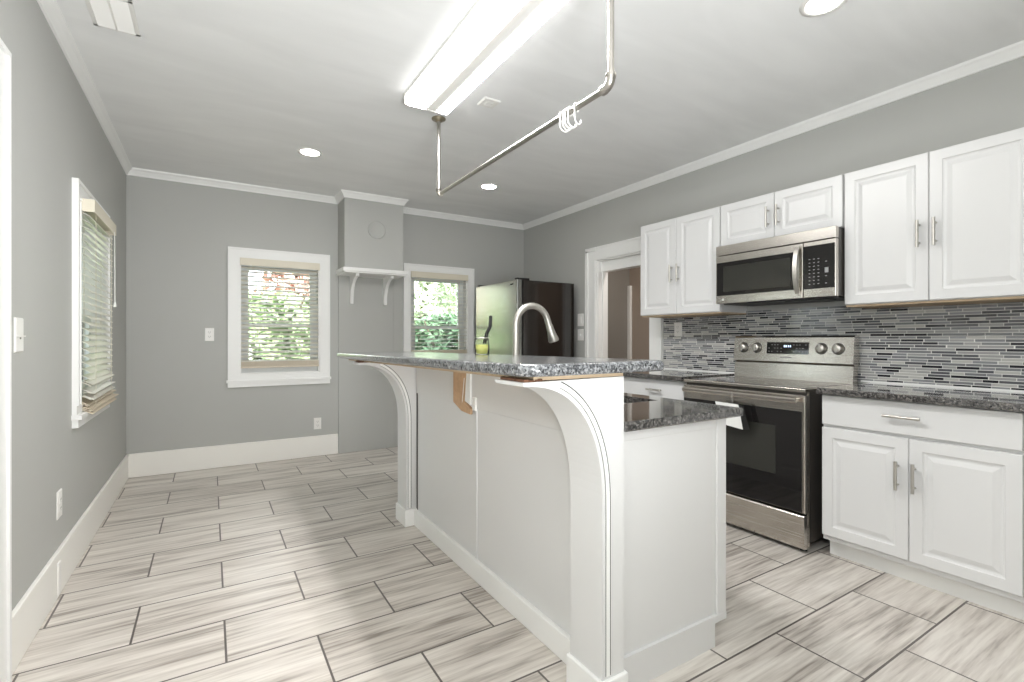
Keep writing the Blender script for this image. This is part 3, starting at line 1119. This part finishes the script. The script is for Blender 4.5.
# ------------------------------------------------------------------ cabinets on the right wall
def cab_door(parent, x, y0, y1, z0, z1, handle=None, name='door', mat_=None, dr=False):
    """Door or drawer front in plane x facing -X, y0 < y1. handle: ('v', y, za, zb) or ('h', z, ya, yb)."""
    bm = bmesh.new()
    if dr:
        prof = [(0, 0.016), (0.003, 0.019)]
    else:
        prof = [(0, 0.016), (0.003, 0.019), (0.052, 0.019), (0.056, 0.0145), (0.064, 0.012), (0.070, 0.012), (0.092, 0.0185), (0.096, 0.0185)]
    panel(bm, (x + 0.019, y1, z0), (0, -1, 0), (0, 0, 1), (-1, 0, 0), y1 - y0, z1 - z0, prof, back=0.0)
    d = obj(name, bm, M['cab'], parent)
    if handle:
        bm = bmesh.new()
        hx = x - 0.032
        if handle[0] == 'v':
            _, y, za, zb = handle
            A, B = Vector((hx, y, za)), Vector((hx, y, zb))
            ax = Vector((0, 0, 1))
        else:
            _, z, ya, yb = handle
            A, B = Vector((hx, ya, z)), Vector((hx, yb, z))
            ax = Vector((0, 1, 0))
        tube(bm, [A, B], 0.0072, 14)
        for q in (A + ax * 0.024, B - ax * 0.024):
            tube(bm, [q, q + Vector((0.033, 0, 0))], 0.005, 10)
        obj('handle', bm, M['nickel'], d)
    return d


XU = 3.11


def upper(label, y0, y1, z0, z1, split, hz):
    t = thing('wall_cabinet', label, 'cabinet', (3.27, (y0 + y1) / 2, z0))
    obj('body', bmx((XU + 0.02, XR, y0 + 0.001, y1 - 0.001, z0, z1, 0.001)), M['cab'], t)
    cab_door(t, XU, split + 0.0015, y1 - 0.002, z0 + 0.003, z1 - 0.004, ('v', split + 0.038, hz[0], hz[1]))
    cab_door(t, XU, y0 + 0.002, split - 0.0015, z0 + 0.003, z1 - 0.004, ('v', split - 0.030, hz[0], hz[1]))
    if z0 < 1.5:
        obj('raw_bottom', bmx((XU + 0.022, XR - 0.01, y0 + 0.002, y1 - 0.002, z0 - 0.010, z0)), M['rawpale'], t)['label'] = 'unpainted tan wood under edge'
    return t


upper('white two-door wall cabinet between the doorway and the microwave', 2.212, 2.975, 1.385, 2.146, 2.6, (1.635, 1.775))
upper('short white two-door wall cabinet directly above the microwave', 1.410, 2.208, 1.838, 2.146, 1.813, (1.918, 2.052))
upper('large white two-door wall cabinet over the backsplash, right after the microwave', 0.62, 1.403, 1.385, 2.146, 1.012, (1.660, 1.800))

XB = 2.84


def base(label, y0, y1, split=None, dh=None, sides=True):
    t = thing('base_cabinet', label, 'cabinet', (3.14, (y0 + y1) / 2, 0))
    obj('body', bmx((XB + 0.02, XR - 0.02, y0 + 0.001, y1 - 0.001, 0.10, 0.891)), M['cab'], t)
    obj('toe_kick', bmx((2.931, 2.945, y0, y1, 0, 0.10)), M['white'], t)
    m = (y0 + y1) / 2
    if split:
        cab_door(t, XB, y0 + 0.002, y1 - 0.002, 0.728, 0.886, ('h', 0.815, m - 0.055, m + 0.095), name='drawer', dr=True)
        cab_door(t, XB, split + 0.0015, y1 - 0.002, 0.128, 0.712, ('v', split + 0.042, 0.462, 0.60))
        cab_door(t, XB, y0 + 0.002, split - 0.0015, 0.128, 0.712, ('v', split - 0.026, 0.462, 0.60))
    else:
        cab_door(t, XB, y0 + 0.002, y1 - 0.002, 0.748, 0.886, ('h', 0.812, 2.49, 2.63), name='drawer', dr=True)
        s = (y0 + y1) / 2
        cab_door(t, XB, s + 0.0015, y1 - 0.002, 0.128, 0.735, ('v', s + 0.04, 0.50, 0.64))
        cab_door(t, XB, y0 + 0.002, s - 0.0015, 0.128, 0.735, ('v', s - 0.04, 0.50, 0.64))
    return t


base('white base cabinet with one drawer over two doors, on the near side of the range', 0.612, 1.393, 1.001)
base('white base cabinet on the far side of the range, half hidden by the island', 2.306, 2.975)
t = base('sliver of white base cabinet at the edge of view past the two-door one', -0.17, 0.606, 0.22)


def counter(label, y0, y1):
    bm = bmesh.new()
    box(bm, 2.80, XR - 0.009, y0, y1, 0.893, 0.926, bev=0.005)
    return tag(obj('countertop', bm, M['granited'], origin=(3.1, (y0 + y1) / 2, 0.893)), label, 'counter')


counter('dark speckled granite countertop to the near side of the range', -0.35, 1.402)
counter('short dark granite countertop on the far side of the range, under the outlet', 2.292, 2.99)

# ------------------------------------------------------------------ range
RY0, RY1 = 1.452, 2.268
RX = 2.79
rg = thing('range', 'stainless steel electric range with black glass oven door', 'stove', (3.09, (RY0 + RY1) / 2, 0))
obj('body', bmx((RX + 0.03, 3.40, RY0 + 0.004, RY1 - 0.004, 0.05, 0.895, 0.002)), M['darkside'], rg)
for ya in (RY0, RY1 - 0.004):
    obj('side_trim', bmx((RX + 0.032, RX + 0.045, ya, ya + 0.004, 0.03, 0.893)), M['steel'], rg)
for fx in (RX + 0.06, 3.34):
    for fy in (RY0 + 0.04, RY1 - 0.04):
        bm = bmesh.new()
        lathe(bm, [(0.018, 0), (0.018, 0.012), (0.008, 0.014), (0.008, 0.05), (0, 0.05)], (fx, fy, 0))
        obj('foot', bm, M['rubber'], rg)
bm = bmx((RX, 3.40, RY0, RY1, 0.893, 0.914, 0.004))
obj('cooktop_frame', bm, M['steel'], rg)
ck = obj('cooktop', bmx((RX + 0.022, 3.33, RY0 + 0.016, RY1 - 0.016, 0.914, 0.9165, 0.001)), M['cooktop'], rg)
for bx, by, br_ in ((2.95, 1.66, 0.10), (2.95, 2.06, 0.085), (3.2, 1.66, 0.075), (3.2, 2.06, 0.10)):
    bm = bmesh.new()
    lathe(bm, [(br_, 0), (br_ + 0.002, 0.0004), (br_ + 0.004, 0)], (bx, by, 0.9166), seg=40)
    obj('burner_ring', bm, M['print'], ck)
# oven door
bm = bmesh.new()
panel(bm, (RX + 0.03, RY1 - 0.002, 0.222), (0, -1, 0), (0, 0, 1), (-1, 0, 0), RY1 - RY0 - 0.004, 0.655, [(0, 0.026), (0.004, 0.03)], back=0.002)
od = obj('oven_door', bm, M['steel'], rg)
obj('oven_glass', bmx((RX - 0.004, RX + 0.002, RY0 + 0.018, RY1 - 0.008, 0.228, 0.787, 0.001)), M['black'], od)['label'] = 'black oven door glass'
obj('oven_window', bmx((RX - 0.0048, RX - 0.0035, RY0 + 0.165, RY1 - 0.165, 0.41, 0.69)), M['oven'], od)
bm = bmesh.new()
yy0, yy1 = RY0 + 0.03, RY1 - 0.03
prism(bm, [(RX - 0.045, yy0, 0.834), (RX - 0.052, yy0, 0.842), (RX - 0.052, yy0, 0.856), (RX - 0.044, yy0, 0.864), (RX - 0.030, yy0, 0.862), (RX - 0.030, yy0, 0.836)], (0, yy1 - yy0, 0))
for y in (yy0 + 0.01, yy1 - 0.04):
    box(bm, RX - 0.035, RX + 0.003, y, y + 0.03, 0.838, 0.86, bev=0.003)
obj('handle', bm, M['steel'], od)
# drawer
bm = bmesh.new()
prism(bm, [(RX + 0.03, RY0 + 0.002, 0.212), (RX - 0.004, RY0 + 0.002, 0.212), (RX - 0.010, RY0 + 0.002, 0.205), (RX - 0.006, RY0 + 0.002, 0.16),
           (RX - 0.004, RY0 + 0.002, 0.04), (RX + 0.004, RY0 + 0.002, 0.025), (RX + 0.03, RY0 + 0.002, 0.025)], (0, RY1 - RY0 - 0.004, 0))
obj('storage_drawer', bm, M['steel'], rg)
# back guard
bm = bmesh.new()
prism(bm, [(3.348, RY0 + 0.01, 0.914), (3.352, RY0 + 0.01, 0.94), (3.360, RY0 + 0.01, 1.02), (3.415, RY0 + 0.01, 1.02), (3.415, RY0 + 0.01, 0.914)], (0, RY1 - RY0 - 0.02, 0))
obj('vent_trim', bm, M['steel'], rg)
bm = bmesh.new()
bgp = [(3.375, 1.02), (3.345, 1.035), (3.361, 1.20), (3.375, 1.212), (3.425, 1.212), (3.425, 1.02)]
prism(bm, [(x, RY0 + 0.006, z) for x, z in bgp], (0, RY1 - RY0 - 0.012, 0))
gd = obj('control_panel', bm, M['steel'], rg)


def gx(z):
    return 3.345 + (z - 1.035) * 0.015 / 0.155


bm = bmesh.new()
prism(bm, [(gx(1.088) - 0.003, 1.722, 1.088), (gx(1.168) - 0.003, 1.722, 1.168), (gx(1.168) + 0.004, 1.722, 1.168), (gx(1.088) + 0.004, 1.722, 1.088)], (0, 0.285, 0))
obj('display_glass', bm, M['black'], gd)
bm = bmesh.new()
for y, w_ in ((1.878, 0.008), (1.866, 0.008), (1.850, 0.008), (1.838, 0.006)):
    z = 1.134
    box(bm, gx(z) - 0.0045, gx(z) - 0.003, y, y + w_, z, z + 0.014)
obj('clock_digits', bm, M['display'], gd)
bm = bmesh.new()
for i, y in enumerate((1.99, 1.97, 1.95, 1.93, 1.905, 1.82, 1.80, 1.78, 1.76, 1.742)):
    for z in (1.102, 1.125, 1.148):
        if (i * 7 + int(z * 1000)) % 4:
            box(bm, gx(z) - 0.004, gx(z) - 0.003, y - 0.005, y + 0.004, z, z + 0.004)
for k in range(9):
    box(bm, gx(1.062) - 0.0007, gx(1.062) + 0.001, 1.835 + k * 0.0085, 1.841 + k * 0.0085, 1.060, 1.067)
obj('panel_print', bm, M['print'], gd)
for y in (2.185, 2.083, 1.645, 1.545):
    z = 1.128
    bm = bmesh.new()
    n_ = Vector((-1, 0, 0.097)).normalized()
    lathe(bm, [(0.034, 0.0), (0.034, 0.003), (0.027, 0.006), (0.027, 0.024), (0.024, 0.028), (0, 0.028)], (gx(z), y, z), n_, 28)
    box(bm, gx(z) - 0.037, gx(z) - 0.022, y - 0.007, y + 0.007, z - 0.024, z + 0.027, bev=0.003)
    obj('knob', bm, M['nickel'], gd)
    bm = bmesh.new()
    lathe(bm, [(0.037, 0.0), (0.037, 0.0015), (0.034, 0.002)], (gx(z), y, z), n_, 28)
    obj('knob_ring', bm, M['rubber'], gd)
# paper tag on the oven handle
tg = thing('hang_tag', 'white and black paper tag hanging from the oven door handle', 'tag', (RX - 0.05, 1.85, 0.64))
bm = bmesh.new()
prism(bm, [(RX - 0.060, 1.975, 0.795), (RX - 0.060, 1.815, 0.792), (RX - 0.064, 1.782, 0.645), (RX - 0.064, 1.93, 0.66)], (0.0015, 0, 0))
obj('paper', bm, M['tag'], tg)
bm = bmesh.new()
prism(bm, [(RX - 0.0605, 1.813, 0.79), (RX - 0.0605, 1.780, 0.785), (RX - 0.060, 1.742, 0.65), (RX - 0.064, 1.780, 0.645)], (0.0015, 0, 0))
obj('black_card', bm, M['rubber'], tg)
bm = bmesh.new()
tube(bm, [(RX - 0.0545, 1.86, 0.866), (RX - 0.056, 1.86, 0.84), (RX - 0.0595, 1.855, 0.79)], 0.001, 6)
obj('string', bm, M['tag'], tg)

# ------------------------------------------------------------------ microwave
mw = thing('microwave', 'stainless over-the-range microwave with black window and curved handle', 'microwave', (3.2, 1.79, 1.43))
MY0, MY1 = 1.408, 2.186
MX = 3.03
obj('body', bmx((MX + 0.035, XR - 0.01, MY0, MY1, 1.44, 1.832, 0.002)), M['darkside'], mw)
obj('top_grille', bmx((MX, MX + 0.035, MY0 + 0.001, MY1 - 0.001, 1.770, 1.837, 0.003)), M['steel'], mw)
md = obj('door', bmx((MX, MX + 0.034, 1.592, MY1 - 0.001, 1.436, 1.766, 0.003)), M['steel'], mw)
obj('window', bmx((MX - 0.002, MX + 0.002, 1.640, MY1 - 0.008, 1.490, 1.720, 0.001)), M['black'], md)
obj('window_screen', bmx((MX - 0.003, MX - 0.0015, 1.665, MY1 - 0.06, 1.515, 1.690)), M['oven'], md)
bm = bmesh.new()
prev = None
pp = []
for k in range(13):
    t = k / 12
    z = 1.462 + 0.288 * t
    x = MX - 0.012 - 0.034 * max(0.0, math.sin(PI * t)) ** 0.7
    pp.append((x, z))
poly = [(x, 1.604, z) for x, z in pp] + [(x + 0.011, 1.604, z) for x, z in reversed(pp)]
prism(bm, poly, (0, 0.026, 0))
bmesh.ops.triangulate(bm, faces=[f for f in bm.faces if len(f.verts) > 4])
for z in (1.466, 1.744):
    box(bm, MX - 0.014, MX + 0.002, 1.606, 1.628, z - 0.008, z + 0.008)
obj('handle', bm, M['nickel'], md)
cpn = obj('control_panel', bmx((MX, MX + 0.034, MY0 + 0.001, 1.588, 1.436, 1.766, 0.003)), M['steel'], mw)
obj('keypad', bmx((MX - 0.002, MX + 0.002, MY0 + 0.006, 1.586, 1.486, 1.742, 0.001)), M['black'], cpn)
bm = bmesh.new()
for i, y in enumerate((1.552, 1.527, 1.502, 1.46)):
    for j in range(8):
        z = 1.512 + j * 0.021
        if i < 3 or j % 2 == 0:
            box(bm, MX - 0.0028, MX - 0.0018, y - 0.005, y + 0.004, z, z + 0.004)
box(bm, MX - 0.0028, MX - 0.0018, 1.447, 1.467, 1.575, 1.605)
obj('keypad_print', bm, M['print'], cpn)
obj('underside', bmx((MX + 0.06, XR - 0.03, MY0 + 0.02, MY1 - 0.02, 1.432, 1.44), (MX + 0.09, MX + 0.2, 1.50, 1.75, 1.428, 1.432)), M['rubber'], mw)
bm = bmesh.new()
lathe(bm, [(0.008, 0), (0.008, 0.001), (0, 0.001)], (MX, 2.13, 1.462), (-1, 0, 0), 20)
obj('badge', bm, M['plate'], md)

# ------------------------------------------------------------------ refrigerator
fr = thing('refrigerator', 'stainless refrigerator with glossy black side in the far corner', 'refrigerator', (3.0, 4.63, 0))
FY0, FY1, FXF = 4.17, 5.07, 2.625
obj('body', bmx((FXF + 0.075, 3.355, FY0, FY1, 0.02, 1.79, 0.004)), M['blackside'], fr)
for nm, z0, z1 in (('freezer_drawer', 0.06, 0.70), ('fridge_door', 0.71, 1.795)):
    obj(nm, bmx((FXF, FXF + 0.06, FY0 + 0.002, FY1 - 0.002, z0, z1, 0.010)), M['steelf'], fr)
obj('door_gasket', bmx((FXF + 0.06, FXF + 0.075, FY0 + 0.01, FY1 - 0.01, 0.06, 1.785)), M['rubber'], fr)
obj('hinge_cover', bmx((FXF + 0.015, FXF + 0.16, FY0 + 0.012, FY0 + 0.07, 1.79, 1.812, 0.004)), M['rubber'], fr)
obj('hinge_cover', bmx((FXF + 0.015, FXF + 0.16, FY1 - 0.07, FY1 - 0.012, 1.79, 1.812, 0.004)), M['rubber'], fr)
bm = bmesh.new()
box(bm, FXF - 0.0015, FXF + 0.001, FY0 + 0.07, FY0 + 0.13, 1.745, 1.757, bev=0.0008)
obj('badge', bm, M['rubber'], fr)
bm = bmesh.new()
tube(bm, [(FXF - 0.035, FY0 + 0.12, 0.62), (FXF - 0.035, FY1 - 0.12, 0.62)], 0.010)
for y in (FY0 + 0.16, FY1 - 0.16):
    tube(bm, [(FXF + 0.002, y, 0.62), (FXF - 0.035, y, 0.62)], 0.007)
obj('drawer_handle', bm, M['steel'], fr)
for fy in (FY0 + 0.06, FY1 - 0.06):
    bm = bmesh.new()
    lathe(bm, [(0.02, 0), (0.02, 0.02), (0, 0.021)], (FXF + 0.12, fy, 0))
    obj('foot', bm, M['rubber'], fr)

# ------------------------------------------------------------------ mantel shelf
ms = thing('mantel_shelf', 'white mantel shelf with two curved brackets under the chimney breast', 'shelf', (1.43, 5.13, 1.55))
obj('board', bmx((1.105, 1.765, 4.945, 5.295, 1.862, 1.900, 0.004), (1.118, 1.752, 4.962, 5.295, 1.850, 1.862, 0.002)), M['white'], ms)
for x in (1.245, 1.60):
    bm = bmesh.new()
    y_w = YB - 0.02
    arc = []
    for k in range(15):
        t = PI / 2 * k / 14
        arc.append((y_w - 0.035 - 0.22 * (1 - math.cos(t)), 1.575 + 0.245 * math.sin(t)))
    poly = [(y_w, 1.85), (y_w, 1.56), (y_w - 0.035, 1.56)] + arc + [(y_w - 0.27, 1.825), (y_w - 0.27, 1.85)]
    prism(bm, [(x, y, z) for y, z in poly], (0.032, 0, 0))
    bmesh.ops.triangulate(bm, faces=[f for f in bm.faces if len(f.verts) > 4])
    obj('bracket', bm, M['white'], ms)


# ------------------------------------------------------------------ wall plates
def plate(name, label, cat, o, u, n, kind='outlet', W=0.072, H=0.118):
    o, u, n = Vector(o), Vector(u), Vector(n)
    v = Vector((0, 0, 1))
    t = thing(name, label, cat, o)
    bm = bmesh.new()
    panel(bm, o - u * W / 2 - v * H / 2, u, v, n, W, H, [(0, 0.002), (0.004, 0.006)], back=0.0)
    obj('cover_plate', bm, M['plate'], t)

    def blk(bm, a, b, w_, h_, d0, d1):
        c = o + u * a + v * b
        prism(bm, [c + u * s * w_ / 2 + v * q * h_ / 2 + n * d0 for s, q in ((-1, -1), (1, -1), (1, 1), (-1, 1))], n * (d1 - d0))
    if kind == 'outlet':
        for b in (-0.02, 0.02):
            bm = bmesh.new()
            blk(bm, 0, b, 0.033, 0.028, 0.006, 0.008)
            s = obj('socket', bm, M['plate'], t)
            bm = bmesh.new()
            blk(bm, -0.007, b + 0.003, 0.003, 0.010, 0.008, 0.0085)
            blk(bm, 0.007, b + 0.003, 0.003, 0.010, 0.008, 0.0085)
            blk(bm, 0, b - 0.008, 0.005, 0.004, 0.008, 0.0085)
            obj('slots', bm, M['platedark'], s)
    elif kind == 'toggle':
        bm = bmesh.new()
        blk(bm, 0, 0, 0.010, 0.024, 0.006, 0.016)
        obj('toggle', bm, M['plate'], t)
    elif kind == 'rocker':
        bm = bmesh.new()
        blk(bm, 0, 0, 0.034, 0.066, 0.006, 0.010)
        obj('rocker', bm, M['plate'], t)
    elif kind == 'dimmer':
        bm = bmesh.new()
        blk(bm, 0, -0.004, W - 0.004, 0.004, 0.006, 0.012)
        obj('ridge', bm, M['plate'], t)
        bm = bmesh.new()
        c = o + v * -0.012
        lathe(bm, [(0.004, 0.006), (0.004, 0.009), (0, 0.009)], c, n, 12)
        obj('screw', bm, M['platedark'], t)
    return t


plate('wall_outlet', 'white outlet on the back wall at switch height, between window and side wall', 'outlet', (-0.008, YB, 1.231), (1, 0, 0), (0, -1, 0))
plate('wall_outlet', 'white outlet low on the back wall above the baseboard end', 'outlet', (0.93, YB, 0.328), (1, 0, 0), (0, -1, 0))
plate('wall_outlet', 'white outlet low on the side wall below its window', 'outlet', (XL, 3.11, 0.406), (0, 1, 0), (1, 0, 0), W=0.078, H=0.13)
plate('light_switch', 'white dimmer switch plate beside the door casing on the side wall', 'switch', (XL, 2.53, 1.205), (0, 1, 0), (1, 0, 0), 'dimmer', W=0.09, H=0.13)
plate('cable_plate', 'narrow white cover plate set on the side wall baseboard', 'plate', (XL + 0.018, 3.016, 0.088), (0, 1, 0), (1, 0, 0), 'none', W=0.05, H=0.15)
plate('light_switch', 'upper white switch plate on the wall next to the refrigerator', 'switch', (XR, 4.16, 1.398), (0, -1, 0), (-1, 0, 0), 'rocker', W=0.10, H=0.135)
plate('light_switch', 'lower white switch plate on the wall next to the refrigerator', 'switch', (XR, 4.16, 1.235), (0, -1, 0), (-1, 0, 0), 'toggle', W=0.10, H=0.125)
plate('wall_outlet', 'white outlet on the mosaic backsplash below the two-door wall cabinet', 'outlet', (XR - 0.008, 2.845, 1.272), (0, -1, 0), (-1, 0, 0), W=0.08, H=0.12)

# ------------------------------------------------------------------ ceiling fixtures
fl = thing('fluorescent_fixture', 'lit fluorescent ceiling fixture with two long white lenses', 'ceiling light', (1.135, 2.17, ZC))
LX0, LX1, LY0, LY1 = 0.988, 1.264, 1.50, 2.83
obj('housing', bmx((LX0 - 0.006, LX1 + 0.006, LY0, LY1, ZC - 0.016, ZC, 0.003), (1.118, 1.182, LY0 + 0.01, LY1 + 0.0, ZC - 0.064, ZC - 0.016, 0.003),
                   (LX0 - 0.004, LX1 + 0.004, LY1 - 0.012, LY1 + 0.002, ZC - 0.066, ZC - 0.014, 0.003), (LX0 - 0.004, LX1 + 0.004, LY0 - 0.002, LY0 + 0.012, ZC - 0.066, ZC - 0.014, 0.003)), M['fixture'], fl)
for x0, x1 in ((LX0, 1.117), (1.183, LX1)):
    bm = bmesh.new()
    r = 0.018
    prof = [(x0, ZC - 0.018), (x0, ZC - 0.068 + r), (x0 + r * 0.3, ZC - 0.068 + r * 0.3), (x0 + r, ZC - 0.068), (x1 - r, ZC - 0.068), (x1 - r * 0.3, ZC - 0.068 + r * 0.3), (x1, ZC - 0.068 + r), (x1, ZC - 0.018)]
    prism(bm, [(x, LY0 + 0.013, z) for x, z in prof], (0, LY1 - LY0 - 0.026, 0))
    bmesh.ops.recalc_face_normals(bm, faces=bm.faces)
    for f in bm.faces:
        f.material_index = 0 if f.normal.z < -0.5 else 1
    obj('lens', bm, (M['lens'], M['lensside']), fl)

dlt = thing('downlight', 'lit recessed round downlight near the back wall, closer to the side wall window', 'ceiling light', (0.665, 4.104, ZC), 'recessed downlights')
bm = bmesh.new()
lathe(bm, [(0.094, 0.0), (0.092, -0.004), (0.074, -0.006), (0.068, -0.001)], (0.665, 4.104, ZC), seg=40)
obj('trim_ring', bm, M['fixture'], dlt)
bm = bmesh.new()
lathe(bm, [(0.069, -0.0015), (0.0, -0.003)], (0.665, 4.104, ZC), seg=40)
obj('lens', bm, M['bulb'], dlt)
dup(dlt, (2.278, 4.124, ZC), 'lit recessed round downlight beyond the pipe rack, in front of the refrigerator')
dup(dlt, (2.275, 1.105, ZC), 'lit recessed round downlight nearest the camera, over the aisle before the range')

cv = thing('ceiling_plate', 'small square white cover plate on the ceiling beside the fluorescent fixture', 'plate', (1.47, 2.66, ZC))
bm = bmesh.new()
panel(bm, (1.415, 2.605, ZC), (1, 0, 0), (0, 1, 0), (0, 0, -1), 0.11, 0.11, [(0, 0.003), (0.006, 0.008), (0.028, 0.008), (0.031, 0.005), (0.034, 0.008)], back=0.0)
obj('plate', bm, M['fixture'], cv)

vt = thing('ceiling_vent', 'white rectangular register on the ceiling near the side wall', 'vent', (-0.37, 2.80, ZC))
bm = bmesh.new()
vx0, vx1, vy0, vy1 = -0.462, -0.288, 2.665, 2.955
for b_ in ((vx0, vx0 + 0.018, vy0, vy1), (vx1 - 0.018, vx1, vy0, vy1), (vx0, vx1, vy0, vy0 + 0.018), (vx0, vx1, vy1 - 0.018, vy1)):
    box(bm, *b_, ZC - 0.008, ZC, bev=0.002)
obj('frame', bm, M['fixture'], vt)
bm = bmesh.new()
for k in range(11):
    y = vy0 + 0.03 + k * 0.0235
    prism(bm, [(vx0 + 0.018, y, ZC - 0.001), (vx0 + 0.018, y + 0.012, ZC - 0.010), (vx0 + 0.018, y + 0.0135, ZC - 0.009), (vx0 + 0.018, y + 0.002, ZC)], (vx1 - vx0 - 0.036, 0, 0))
box(bm, (vx0 + vx1) / 2 - 0.004, (vx0 + vx1) / 2 + 0.004, vy0, vy1, ZC - 0.011, ZC - 0.003)
obj('louvers', bm, M['fixture'], vt)
obj('backing', bmx((vx0 + 0.01, vx1 - 0.01, vy0 + 0.01, vy1 - 0.01, ZC - 0.001, ZC - 0.0002)), M['print'], vt)

# ------------------------------------------------------------------ hanging pipe rack and hooks
PXX, PYA, PYB, PZ = 1.292, 3.03, 1.385, 2.150
pr = thing('pot_rack', 'galvanised steel pipe pot rack hanging from the ceiling', 'pot rack', (PXX, 2.2, PZ))
rp = 0.0128
bm = bmesh.new()
tube(bm, [(PXX, PYA, ZC - 0.006), (PXX, PYA, PZ + 0.016)], rp, 16)
obj('drop_pipe', bm, M['pipe'], pr)
bm = bmesh.new()
tube(bm, [(PXX, PYB, ZC - 0.006), (PXX, PYB, PZ + 0.03)], rp, 16)
obj('drop_pipe', bm, M['pipe'], pr)
bm = bmesh.new()
tube(bm, [(PXX, PYA - 0.016, PZ), (PXX, PYB + 0.03, PZ)], rp, 16)
obj('rail_pipe', bm, M['pipe'], pr)
for yc, s, rr_, el in ((PYB, 1, 0.018, 0.034), (PYA, -1, 0.0165, 0.024)):
    bm = bmesh.new()
    P = [(PXX, yc, PZ + el + 0.012), (PXX, yc, PZ + el)]
    for k in range(9):
        t = PI / 2 * k / 8
        P.append((PXX, yc + s * el * (1 - math.cos(t)), PZ + el - el * math.sin(t)))
    P.append((PXX, yc + s * (el + 0.012), PZ))
    rad = [rr_ * 1.12] * 2 + [rr_] * 9 + [rr_ * 1.12]
    rad[2] = rr_ * 1.1; rad[10] = rr_ * 1.12
    tube(bm, P, rad, 18)
    obj('elbow', bm, M['pipe'], pr)
for yc in (PYA, PYB):
    bm = bmesh.new()
    lathe(bm, [(0.0, 0.0), (0.046, 0.0), (0.046, -0.006), (0.022, -0.010), (0.020, -0.022), (0.0, -0.022)], (PXX, yc, ZC), seg=32)
    obj('flange', bm, M['flange'], pr)


def hook(y, rot, label):
    t = thing('hook', label, 'hook', (PXX, y, PZ), 'white hooks on the pot rack rail')
    bm = bmesh.new()
    P = []
    R1 = rp + 0.004
    for k in range(15):
        a = math.radians(-60 + 240 * k / 14)
        P.append(Vector((R1 * math.cos(a), 0, R1 * math.sin(a))))
    P.append(Vector((-R1 + 0.002, 0, -0.018)))
    for k in range(13):
        a = math.radians(170 + 190 * k / 12)
        P.append(Vector((0.010 + 0.026 * math.cos(a), 0, -0.040 + 0.026 * math.sin(a))))
    Rm = Matrix.Rotation(rot, 3, 'Z')
    tube(bm, [Rm @ q + Vector((PXX, y, PZ)) for q in P], 0.0036, 8)
    obj('hook_wire', bm, M['plate'], t)


hook(1.590, 0.35, 'white hook on the rail, closest to the elbow and apart from the rest')
hook(1.628, 0.1, 'second white hook from the elbow, bunched on the rail')
hook(1.645, -0.15, 'middle white hook of the bunch on the rail')
hook(1.664, 0.12, 'white hook next to the farthest one in the bunch')
hook(1.682, -0.05, 'white hook of the bunch farthest from the elbow')


# ------------------------------------------------------------------ outside
struct('ground', bmx((-14, 16, YB + T, 26, -0.5, -0.4), (-14, XL - T, YF, YB + T, -0.5, -0.4)), M['grass'])


def tree(label, x, y, h, w_, n, m, seed, z0=-0.4, leaf=0.11, crown_from=0.15):
    rnd = random.Random(seed)
    t = thing('leafy_tree', label, 'tree', (x, y, z0), 'trees outside the windows')
    bm = bmesh.new()
    for _ in range(n):
        a = rnd.uniform(0, 2 * PI)
        k = rnd.random() ** 0.4
        zz = rnd.uniform(crown_from, 1)
        rr2 = w_ * k * math.sqrt(max(0.05, 1 - ((zz - 0.55) / 0.5) ** 2)) * (0.8 + 0.3 * math.sin(a * 5 + zz * 9))
        c = Vector((x + rr2 * math.cos(a), y + rr2 * math.sin(a) * 0.7, z0 + h * zz))
        s = leaf * rnd.uniform(0.6, 1.4)
        u = Vector((rnd.gauss(0, 1), rnd.gauss(0, 1), rnd.gauss(0, 1))).normalized()
        v = u.orthogonal().normalized() * 0.6
        vs = [bm.verts.new(c + u * s * p + v * s * q) for p, q in ((-1, 0), (0, -0.6), (1, 0), (0, 0.6))]
        bm.faces.new(vs)
    obj('foliage', bm, m, t, recalc=False)
    bm = bmesh.new()
    tube(bm, [(x, y, z0), (x + 0.05, y, z0 + h * 0.4), (x - 0.04, y + 0.03, z0 + h * 0.8)], [0.11, 0.08, 0.03], 10)
    for k in range(5):
        a = k * 1.3
        z = z0 + h * (0.3 + 0.1 * k)
        tube(bm, [(x, y, z), (x + w_ * 0.4 * math.cos(a), y + w_ * 0.3 * math.sin(a), z + 0.3), (x + w_ * 0.75 * math.cos(a), y + w_ * 0.5 * math.sin(a), z + 0.7)], [0.035, 0.025, 0.01], 7)
    obj('trunk', bm, M['bark'], t)


tree('pale green tree outside the window by the chimney, toward the room corner', -0.55, 9.2, 3.9, 1.1, 5200, M['leafp'], 1)
tree('pale reddish tree seen through the window between outlet and chimney', 1.25, 8.8, 4.1, 0.6, 3000, M['leafr'], 2)
tree('bushy green tree low outside the window between outlet and chimney', 0.75, 7.3, 2.15, 0.95, 4600, M['leaf'], 3)
tree('deep green tree far beyond the pale reddish tree outside', 2.2, 11.4, 3.9, 1.2, 4200, M['leafd'], 4)
tree('pale green tree filling the window beside the refrigerator', 3.5, 9.0, 3.9, 1.45, 7000, M['leafp'], 5)
tree('dark bush low in the window beside the refrigerator', 3.0, 6.8, 1.9, 0.8, 4200, M['leafd'], 6)
tree('green tree farther behind the refrigerator window', 5.6, 12.2, 4.8, 1.8, 5200, M['leaf'], 7)
tree('pale green tree outside the side wall window', -2.6, 6.0, 3.6, 1.1, 4200, M['leafp'], 8)
